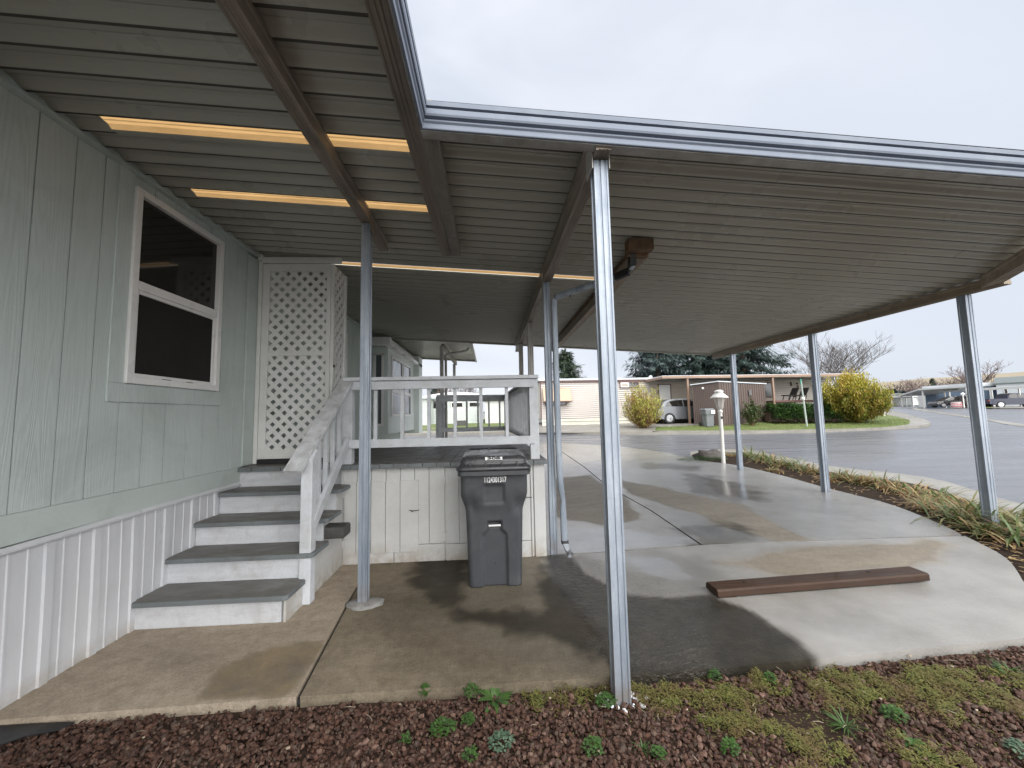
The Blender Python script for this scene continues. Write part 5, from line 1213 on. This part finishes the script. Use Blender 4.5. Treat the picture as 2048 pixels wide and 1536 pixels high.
# porch chairs silhouettes
for px,lb in ((1580,'dark folding lounge chair on the porch, left one'),(1600,'dark reclined lounge chair on the porch behind the street sign')):
    u=pxu(px,-1.8); z=Zp(801,1600,24.8); ch=thing('lounge_chair',lb,'chair',tuple(P(u,-1.8,z)),0,'lounge chairs on the porch')
    mb=MB(); mb.bar(P(u-.35,-1.8,z+.3),P(u+.2,-1.8,z+.28),.5,.04); part(mb,'seat','furn_black',ch)
    mb=MB(); mb.bar(P(u+.2,-1.8,z+.28),P(u+.45,-1.8,z+.75),.5,.04); part(mb,'backrest','furn_black',ch)
    for a in (-.3,.15):
        mb=MB(); mb.bar(P(u+a,-2.02,z),P(u+a+.12,-2.02,z+.3),.03,.03); mb.bar(P(u+a,-1.58,z),P(u+a+.12,-1.58,z+.3),.03,.03); part(mb,'leg','furn_black',ch)
# ------------------------------------------------------------------ brown shed
c_=gD(1440,20.9,.1); l_=gD(1386,21.9,.1); r_=gD(1533,22.6,.1); b_=l_+r_-c_
shd=thing('garden_shed','dark brown plank shed with a corner towards the road','shed',c_)
zc_,zl_,zr_=atD(1440,764,20.9).z,atD(1386,771,21.9).z,atD(1533,768.5,22.6).z
def wallq(mb,a,b,za,zb_,z0,th=.04,n=12,nrm=None):
    d=(b-a); 
    for i in range(n):
        p=a+d*(i/n+.006); q=a+d*((i+1)/n-.006); p=Vector((p.x,p.y,0)); q=Vector((q.x,q.y,0)); nv=Vector((d.y,-d.x,0)).normalized()*th
        t0,t1=i/n,(i+1)/n; pa2,qa=lerp(za,zb_,t0),lerp(za,zb_,t1)
        mb.poly([p+Vector((0,0,z0)),q+Vector((0,0,z0)),q+Vector((0,0,qa)),p+Vector((0,0,pa2))],-nv)
z0=c_.z-.15
mb=MB(); wallq(mb,l_,c_,zl_,zc_,z0,n=14); wallq(mb,c_,r_,zc_,zr_,z0,n=20)
cc=(c_+b_)/2
mb.poly([Vector((p.x,p.y,z0)) for p in [q+(cc-q)*.03 for q in (c_,r_,b_,l_)]],(0,0,min(zl_,zr_)-z0-.05)); part(mb,'wall','shedbrown',shd)
mb=MB(); e=[q+(q-cc)*.05 for q in (c_,r_,b_,l_)]; zz_=[zc_+.02,zr_+.02,zr_-.1,zl_+.02]; mb.poly([Vector((p.x,p.y,z)) for p,z in zip(e,zz_)],(0,0,.05)); part(mb,'roof','roof_white',shd)
mb=MB(); q=l_.lerp(c_,.43); q.z=atD(1403,777,21.5).z; mb.blob(q+Vector((-.1,-.12,0)),.07,1,2,0); part(mb,'light','white_far',shd)
mb=MB(); q=c_.lerp(r_,.62); nv=(r_-c_).cross(Vector((0,0,1))).normalized()*.08; dd=(r_-c_).normalized(); q.z=atD(1496,789,21.9).z; [mb.bar(q+nv-dd*.1+Vector((0,0,.06*k)),q+nv+dd*.1+Vector((0,0,.06*k)),.03,.045) for k in range(5)]; part(mb,'vent','bin_far',shd)
# far bin
g=gD(1413,20.8,.13); fb=thing('wheeled_bin','lighter grey wheeled bin with a white sticker by the brown shed','trash bin',g)
hb_=atD(1413,817,20.8).z-g.z; s_=hb_/1.09
mb=bin_body(0,-.3,detail=False)
for v in mb.v: v*=s_; v+=g
part(mb,'body','bin_far',fb,smooth=True)
mb=loft(MB(),[rrect(0,0,.64,.68,.05,.99),rrect(0,0,.64,.68,.05,1.03),rrect(0,0,.5,.5,.05,1.09)])
for v in mb.v: v*=s_; v+=g
part(mb,'lid','bin_far',fb)
mb=MB(); mb.box(g.x+.02,g.x+.22,g.y-.38,g.y-.35,g.z+.68,g.z+.86); part(mb,'sticker','white_mark',fb)
mb=MB(); mb.cyl(g+Vector((.3,.0,.12)),(1,0,0),.12,.06,16); mb.cyl(g+Vector((-.28,.2,.12)),(1,0,0),.12,.06,16); part(mb,'wheel','rubber',fb)
# green street sign
g=gat(1614,853,.12); Dg=(g-CAM).dot(fw); sg=thing('street_sign','leaning pale pole with a green street name blade on the lawn','street sign',g)
tp=atD(1602,763,Dg); mb=MB(); mb.tube([g,tp],[.045,.038],8); part(mb,'pole','pole_green',sg)
md=g.lerp(tp,.62); mb=MB(); mb.blob(md,.10,3,1,.2); part(mb,'reflector','white_mark',sg)
mb=MB(); mb.poly([tp+Vector((-.10,-.05,-.16)),tp+Vector((.08,.06,-.16)),tp+Vector((.08,.06,.12)),tp+Vector((-.10,-.05,.12))],(.01,-.02,0)); part(mb,'sign_blade','sign_green',sg)
# ------------------------------------------------------------------ vehicles
def wheel(c,ax,r,w,parent,spokes=True):
    mb=MB(); mb.cyl(c,ax,r,w,24); wo=mb.build('wheel','rubber',parent)
    mb=MB(); axn=Vector(ax).normalized(); mb.cyl(Vector(c)+axn*w*.47,ax,r*.66,.03,20); 
    if spokes:
        a=axn.cross(Vector((0,0,1))).normalized()
        for k in range(7):
            t=k*2*math.pi/7; dv=a*math.cos(t)+Vector((0,0,1))*math.sin(t); mb.bar(Vector(c)+axn*w*.55,Vector(c)+axn*w*.55+dv*r*.6,.03,.03,axn)
    mb.build('rim','rim',wo); return wo
def vehicle(name,label,loc,rz,prof,cab,W_,mat,wheels,wr,cat='car',win='dark_glass',group=None,lights=None,side=None):
    """prof: (x,z) body outline; cab: (x,z) greenhouse outline; length along local x, nose +x"""
    root=thing(name,label,cat,loc,rz,group); M=Matrix.Translation(loc)@Matrix.Rotation(rz,4,'Z')
    def ext(outline,w0,taper,mat_,nm,par,sh=0):
        mb=MB(); zs=[z for _,z in outline]; z0,z1=min(zs),max(zs); n=len(outline); secs=[]
        for s in (-1,-.86,.86,1):
            for x,z in outline:
                tw=w0*(1-taper*(z-z0)/(z1-z0)); ins=0 if abs(s)<1 else .03
                cx=sum(a for a,_ in outline)/n; cz=(z0+z1)/2
                mb.v.append(M@Vector((x+(cx-x)*ins*.6,s*tw,z+(cz-z)*ins)))
        for j in range(3):
            for i in range(n): mb.f.append((j*n+i,j*n+(i+1)%n,(j+1)*n+(i+1)%n,(j+1)*n+i))
        mb.f.append(tuple(range(n-1,-1,-1))); mb.f.append(tuple(range(3*n,4*n)))
        return mb.build(nm,mat_,par,bev=0)
    ext(prof,W_/2,.06,mat,'body',root)
    if cab:
        cb=ext(cab[0],W_/2*.92,.22,mat,'cabin',root)
        for wn in cab[1]:
            for s in (-1,1):
                mb=MB(); zs=[z for _,z in cab[0]]; z0,z1=min(zs),max(zs)
                pts=[M@Vector((x,s*(W_/2*.92*(1-.22*(z-z0)/(z1-z0))+.012),z)) for x,z in wn]; nrm=(M.to_3x3()@Vector((0,s*.01,0)))
                mb.poly(pts,nrm); mb.build('side_window',win,cb)
    for x in wheels:
        for s in (-1,1): wheel(M@Vector((x,s*(W_/2-.09),wr)),M.to_3x3()@Vector((0,s,0)),wr,.2,root)
    for (x,z,yy,mt) in (lights or []):
        for s in (-1,1): mb=MB(); mb.blob(M@Vector((x,s*yy,z)),.1,1,1,0,1,(.6,1,1)); mb.build('headlight' if x>0 else 'tail_light',mt,root)
    return root
def arch(x,r=.36,z=.24,n=6): return [(x+r*math.cos(math.pi*(1-k/n)) ,z+r*math.sin(math.pi*(1-k/n))) for k in range(n+1)]
hatch_prof=[(-1.95,.45)]+[(-1.95,.3)]+arch(-1.27)+arch(1.3)+[(1.95,.25),(2.05,.55),(1.9,.8),(1.0,.98),(-1.7,1.0),(-1.98,.8)]
hatch_cab=([(-1.75,.97),(-1.5,1.28),(-1.15,1.43),(-.2,1.47),(.35,1.4),(1.15,.97)],[[(-1.45,1.02),(-1.3,1.24),(-1.0,1.36),(-.35,1.39),(-.35,1.0)],[(-.28,1.0),(-.28,1.39),(.2,1.35),(.85,1.0)]])
q=gD(1364,25.6,.12); c1=gD(1322,24.7,.12)
ang=math.atan2(ex_.y,ex_.x)
car=vehicle('parked_car','silver hatchback under the tan carport behind the forsythia',gD(1363,23.7,.12),ang,hatch_prof,hatch_cab,1.75,'carsilver',(-1.27,1.3),.31,lights=[(-1.93,.75,.65,'redlight')])
# pickup truck
pk_prof=[(-2.8,.95),(-2.8,.5)]+arch(-1.75,.42,.36)+arch(1.75,.42,.36)+[(2.65,.45),(2.75,.7),(2.7,1.02),(1.2,1.12),(.6,1.12),(-2.8,1.12)]
pk_cab=([(-1.0,1.1),(-.95,1.62),(-.6,1.74),(.4,1.74),(.75,1.66),(1.35,1.1)],[[(-.85,1.16),(-.82,1.58),(-.1,1.62),(-.1,1.16)],[(-.03,1.16),(-.03,1.62),(.5,1.6),(.95,1.16)]])
pq=gD(2026,46.5,.02); angp=math.atan2(-SY,CY)+R(-2)
truck=vehicle('pickup_truck','dark navy pickup parked beneath the white carport at the right edge',pq,R(-20),pk_prof,pk_cab,1.9,'carnavy',(-1.75,1.75),.4,'pickup',lights=[(-2.79,.9,.85,'redlight')])
Mt=Matrix.Translation(pq)@Matrix.Rotation(R(-20),4,'Z')
mb=MB(); mb.poly([Mt@Vector((-2.815,-.16-.05,.58)),Mt@Vector((-2.815,.21,.58)),Mt@Vector((-2.815,.21,.74)),Mt@Vector((-2.815,-.21,.74))],(-.01,0,0)); part(mb,'licence_plate','white_far',truck)
mb=MB(); mb.box(0,0,0,0,0,0) if 0 else None
# ------------------------------------------------------------------ far houses and carports at right
def gbox(mb,a,b,dep,z0,z1):
    "box whose front runs from ground point a to b, depth dep away"
    d=(b-a); d.z=0; n=Vector((-d.y,d.x,0)).normalized(); n=n if n.dot(fw)>0 else -n
    A=[Vector((a.x,a.y,0)),Vector((b.x,b.y,0)),Vector((b.x,b.y,0))+n*dep,Vector((a.x,a.y,0))+n*dep]
    return mb.add([p+Vector((0,0,z)) for z in (z0,z1) for p in A],[(0,3,2,1),(4,5,6,7),(0,1,5,4),(1,2,6,5),(2,3,7,6),(3,0,4,7)]),n
def house(name,label,xa,xb,Da,Db,yt,yb,dep,mat,roofmat,gable=0,wins=(),rt=2,ov=.2,doors=()):
    a,b=gD(xa,Da,.1),gD(xb,Db,.1); zt=atD(xa,yt,Da).z; z0=min(a.z,b.z)-.6
    root=thing(name,label,'house',((a.x+b.x)/2,(a.y+b.y)/2,a.z)); mb=MB(); _,n=gbox(mb,a,b,dep,z0,zt); part(mb,'wall',mat,root)
    d=(b-a); d.z=0; L=d.length; d.normalize(); A=Vector((a.x,a.y,0)); B=Vector((b.x,b.y,0))
    mb=MB()
    if gable==1: # gable end faces the viewer
        apex=rt; mid=(A+B)/2
        mb.poly([A-d*ov-n*ov+Vector((0,0,zt-.1)),mid-n*ov+Vector((0,0,zt+apex)),B+d*ov-n*ov+Vector((0,0,zt-.1)),B+d*ov-n*ov+Vector((0,0,zt+.12)),mid-n*ov+Vector((0,0,zt+apex+.22)),A-d*ov-n*ov+Vector((0,0,zt+.12))],n*(dep+2*ov)); part(mb,'roof',roofmat,root)
        mb=MB(); mb.poly([A+Vector((0,0,zt)),B+Vector((0,0,zt)),mid+Vector((0,0,zt+apex))],n*.1); part(mb,'gable',mat,root)
    elif gable==2: # eave faces the viewer
        for s in (0,1):
            e0=-n*ov+Vector((0,0,zt)) if s==0 else n*(dep+ov)+Vector((0,0,zt)); rg=n*dep/2+Vector((0,0,zt+rt))
            mb.poly([A-d*ov+e0,B+d*ov+e0,B+d*ov+rg,A-d*ov+rg],(0,0,.12))
        part(mb,'roof',roofmat,root)
    else:
        mb.poly([A-d*ov-n*ov+Vector((0,0,zt)),B+d*ov-n*ov+Vector((0,0,zt)),B+d*ov+n*(dep+ov)+Vector((0,0,zt)),A-d*ov+n*(dep+ov)+Vector((0,0,zt))],(0,0,.22 if rt==2 else rt)); part(mb,'roof',roofmat,root)
    for (t0,t1,f0,f1) in wins:
        mb=MB(); zz0=lerp(a.z,zt,f0); zz1=lerp(a.z,zt,f1); p=A+d*L*t0-n*.03; q=A+d*L*t1-n*.03
        mb.poly([p+Vector((0,0,zz0)),q+Vector((0,0,zz0)),q+Vector((0,0,zz1)),p+Vector((0,0,zz1))],-n*.05); w=part(mb,'window','white_far',root)
        mb=MB(); e=d*.08; mb.poly([p+e-n*.055+Vector((0,0,zz0+.08)),q-e-n*.055+Vector((0,0,zz0+.08)),q-e-n*.055+Vector((0,0,zz1-.08)),p+e-n*.055+Vector((0,0,zz1-.08))],-n*.01); part(mb,'pane','dark_glass',w)
    return root
def fcarport(label,xa,xb,D,yt,yb,dep,posts=3,th=.25,name='carport',tilt=0,arch_=0,matr='white_far',Db=None):
    a,b=gD(xa,D,.1),gD(xb,Db or D,.1); za=atD(xa,yt,D).z; zbb=atD(xb,yt-tilt,Db or D).z; d=(b-a); d.z=0; L=d.length; d.normalize(); n=Vector((SY,CY,0))
    root=thing(name,label,'carport',((a.x+b.x)/2,(a.y+b.y)/2,a.z),0,'carports far along the street'); A=Vector((a.x,a.y,0)); B=Vector((b.x,b.y,0)); mb=MB()
    if arch_:
        m=(A+B)/2; mb.poly([A+Vector((0,0,za)),m+Vector((0,0,za+arch_)),B+Vector((0,0,zbb)),B+Vector((0,0,zbb-th)),m+Vector((0,0,za+arch_-th)),A+Vector((0,0,za-th))],n*dep)
    else: mb.poly([A+Vector((0,0,za-th)),B+Vector((0,0,zbb-th)),B+Vector((0,0,zbb)),A+Vector((0,0,za))],n*dep)
    part(mb,'roof',matr,root)
    for k in range(posts):
        t=(k+.05)/(posts-.9) if posts>1 else .5; p=A+d*L*t
        for q in (p,p+n*dep*.9): mb=MB(); mb.box(q.x-.06,q.x+.06,q.y-.06,q.y+.06,a.z-.3,lerp(za,zbb,t)-th*.9); part(mb,'post','white_far',root)
    return root
house('house','grey shingled house with a white edged gable behind the navy pickup',1997,2120,54,50,768,816,9,'house_grey','shingle',2,((.12,.2,.55,.8),(.5,.62,.5,.8)),1.0)
h2=gD(2010,52.5,.1)
house('house','slate blue walled home with a flat white roof, right of the bare tree',1956,1997,56,56,773,812,7,'house_blue','roof_white',0,(),.55)
house('garden_shed','low cream skirt wall standing below the slate blue home',1963,1984,53,52,799,812,.6,'lapcream','lapcream',0,(),.05,ov=.02)
fcarport('wide white carport roof over the navy pickup',1984,2110,49.5,775,816,6,3,.28,tilt=7,name='truck_carport',Db=42)
fcarport('long sloping white carport left of the near right post',1872,1938,62,787,812,6,3,.22,tilt=16,Db=50)
fcarport('white carport with a dark car under it, second from the left',1826,1868,78,790,812,6,4,.35,tilt=0)
fcarport('leftmost peaked carport at the end of the street',1783,1824,92,792,812,5,3,.3,arch_=.7,matr='shingle')
house('camper_trailer','boxy white trailer between the two white carports',1865,1889,70,70,789,812,2.4,'white_far','white_far',0,((.3,.5,.55,.75),),.06,ov=.02)
house('house','tiny white gabled home at the far street end, left of the peaked carport',1768,1784,98,98,797,812,6,'white_far','shingle',1,(),1.0)
house('house','low white home behind the peaked carport',1786,1812,104,104,794,812,6,'white_far','roof_white',0,(),.3)
house('house','long low white home behind the second carport',1826,1870,90,90,788,812,6,'lapgrey','roof_white',0,((.2,.3,.4,.7),(.6,.7,.4,.7)),.3)
def farcar(label,px,D,rz,mat): 
    return vehicle('parked_car',label,gD(px,D,.12),rz,hatch_prof,hatch_cab,1.75,mat,(-1.27,1.3),.31,group='cars parked far along the street')
farcar('black car nose out under the long sloping carport',1902,52,R(160),'carblack')
farcar('white car under the leftmost peaked carport',1815,94,R(20),'carwhite')
farcar('silver car half hidden under the second white carport',1856,80,R(30),'carsilver')
# dark hedge row far away
for (xa,xb,D,yt,lb) in ((1772,1792,112,781,'left end dark hedge clump behind the far carports'),(1800,1850,118,783,'long dark hedge row behind the far carports')):
    random.seed(xa); a,b=gD(xa,D),gD(xb,D); H=atD(xa,yt,D).z-a.z; hg_=thing('evergreen_hedge',lb,'hedge',a,0,'dark hedges far along the street'); mb=MB()
    for k in range(2200):
        t=random.random(); h=random.random()**.5; p=a.lerp(b,t)+Vector((0,random.uniform(-1,1),H*h*(1+.25*noise.noise(Vector((t*14,0,xa)))))); an=random.uniform(0,6.28); leaf(mb,p,(math.cos(an),math.sin(an),.8),.7,.4,.2,1)
    part(mb,'foliage','needles',hg_,smooth='raw')
    mb=MB(); mb.bar(a+Vector((0,.4,H*.4)),b+Vector((0,.4,H*.4)),1.2,H*.7); part(mb,'inner_wood','needles',hg_)
# striped barrel planter and far lamp
g=gD(1913,49,.12); pl=thing('planter','red and white striped barrel planter by the small bare tree','planter',g)
mb=MB(); mb.lathe([(.45,0),(.5,.35),(.45,.7)],g,14); part(mb,'tub','carwhite',pl); mb=MB(); [mb.lathe([(.505,z),(.505,z+.1)],g,14) for z in (.08,.3,.52)]; part(mb,'stripe','redstripe',pl)
for px,py0,py1,D,lb in ((1928,809,788,48,'white lantern left of the near right post, far lot'),(1967,806,784,50,'white lantern before the slate blue home'),(1765,812,801,88,'white lantern at the far street end beside golden bush')):
    g=gD(px,D,.1); H=1.9; lo=thing('lamp_post',lb,'lamp post',g,0,'white lantern posts of the far lots'); mb=MB(); mb.lathe([(.06,0),(.05,H*.75)],g,8); part(mb,'pole','lampwhite',lo); mb=MB(); mb.lathe([(.08,H*.75),(.13,H*.88),(.24,H*.885),(.05,H)],g,8); part(mb,'lantern_cap','lampwhite',lo)
g=gat(1768,832,.1); mb=MB(); mb.box(g.x-.05,g.x+.05,g.y-.05,g.y+.05,g.z,g.z+.9); mb.box(g.x-.14,g.x+.14,g.y-.08,g.y+.08,g.z+.75,g.z+1.0); mb.build('mailbox_post','white_far',None,cat='mailbox post',label='small white mailbox post behind the golden bush')
# ------------------------------------------------------------------ things seen through the deck railing
a,b=gD(905,30,.14),gD(1000,30.5,.14)
lh=house('mobile_home','pale grey lap sided home with a low arched roof beyond the deck railing',862,966,30,30.4,797,852,12,'lapgrey','roof_white',0,((.03,.12,.35,.95),(.38,.62,.62,.85),(.72,.98,.62,.85)),.12)
lh['category']='mobile home'
A=gD(840,30,0); B=gD(985,30.5,0); mb=MB(); za=atD(860,797,30).z; n_=14; d=B-A; d.z=0
pts=[]
for i in range(n_+1):
    t=i/n_; q=Vector((A.x,A.y,0))+d*t; pts.append(q+Vector((0,-.3,za+.12+.35*math.sin(math.pi*t))))
mb.poly(pts+[Vector((p.x,p.y,za+.1)) for p in (pts[-1],pts[0])],(0,12,0)); part(mb,'roof','roof_white',lh)
mb=MB(); aa=gD(862,29.9,.14); bb=gD(966,30.3,.14)
for k in range(11):
    z=aa.z+k*.2; mb.poly([Vector((aa.x,aa.y-.02,z)),Vector((bb.x,bb.y-.02,z)),Vector((bb.x,bb.y-.0,z+.2)),Vector((aa.x,aa.y-.0,z+.2))],(0,-.015,0)) if k<6 else None
part(mb,'lap_boards','lapgrey',lh)
house('mobile_home','cream home corner with a dark stone base just right of the bay window',812,856,28,28,798,855,6,'lapgrey','roof_white',0,(),.15)['category']='mobile home'
house('garden_shed','plain white shed behind the rear deck railing',970,1012,29,29,802,846,3,'white_far','roof_white',0,(),.1)
mb=MB(); g=gD(924,26,.13); mb.box(g.x-.35,g.x+.35,g.y-.2,g.y+.2,g.z,g.z+.35); mb.build('utility_box','stone_dark',None,bev=.02,cat='utility box',label='low dark utility box on the grass beyond the deck')
mb=MB(); q0=gD(700,23.2,.13); q1=gD(1060,21.4,.13); mb.bar(q0,q1,.25,.12); mb.build('garden_kerb','kerb',None,kind='structure')
#LIGHT
# ------------------------------------------------------------------ world and sun
w=bpy.data.worlds.new('World'); scene.world=w; w.use_nodes=True; t=w.node_tree; t.nodes.clear()
o=t.nodes.new('ShaderNodeOutputWorld'); bg=t.nodes.new('ShaderNodeBackground'); t.links.new(bg.outputs[0],o.inputs[0])
sky=t.nodes.new('ShaderNodeTexSky'); sky.sky_type='NISHITA'; sky.sun_disc=False; sky.sun_elevation=R(43); sky.sun_rotation=R(165); sky.air_density=1; sky.dust_density=3
# overcast: even grey cloud deck covers nearly all of the blue
tc=t.nodes.new('ShaderNodeTexCoord'); mp=t.nodes.new('ShaderNodeMapping'); mp.inputs['Scale'].default_value=(1,1,2.2); t.links.new(tc.outputs['Generated'],mp.inputs[0])
cl=noi(t,mp.outputs[0],2.1,4,.45,.32,.68,.5)
sx=N(t,'SeparateXYZ'); t.links.new(tc.outputs['Generated'],sx.inputs[0])
az=N(t,'MapRange'); az.inputs[1].default_value=-.15; az.inputs[2].default_value=.8; t.links.new(sx.outputs[0],az.inputs[0])
SK=6.6
bright=tuple(SK*x for x in (.80,.815,.875)); dark=tuple(SK*x for x in (.56,.61,.69))
c=mixc(t,cl,bright,tuple(.05*a+.95*b for a,b in zip(bright,dark)))
m5=N(t,'Math',_operation='MULTIPLY'); t.links.new(az.outputs[0],m5.inputs[0]); m5.inputs[1].default_value=.8
c=mixc(t,m5.outputs[0],c,dark)
c=mixc(t,.93,sky.outputs[0],c)
# the cloud deck is brightest round the veiled sun, behind and above the viewer
SD=Vector((math.sin(R(165))*math.cos(R(43)),math.cos(R(165))*math.cos(R(43)),math.sin(R(43))))
dp=N(t,'VectorMath',_operation='DOT_PRODUCT'); t.links.new(tc.outputs['Generated'],dp.inputs[0]); dp.inputs[1].default_value=SD
lb_=N(t,'MapRange',_interpolation_type='SMOOTHSTEP'); lb_.inputs[1].default_value=.22; lb_.inputs[2].default_value=1.; t.links.new(dp.outputs['Value'],lb_.inputs[0])
c=mixc(t,lb_.outputs[0],c,(24,24,23.8))
t.links.new(c,bg.inputs[0]); bg.inputs[1].default_value=.115
sd_=bpy.data.lights.new('sun','SUN'); sd_.energy=.55; sd_.angle=R(60); sd_.color=(1,.98,.95); so=bpy.data.objects.new('sun',sd_); col.objects.link(so)
so.rotation_euler=SD.to_track_quat('Z','Y').to_euler()
scene.view_settings.view_transform='Standard'; scene.view_settings.look='None'; scene.view_settings.exposure=0.78; scene.view_settings.gamma=1
scene.cycles.max_bounces=10; scene.cycles.diffuse_bounces=5; scene.cycles.glossy_bounces=4; scene.cycles.use_denoising=True; scene.cycles.sample_clamp_indirect=8
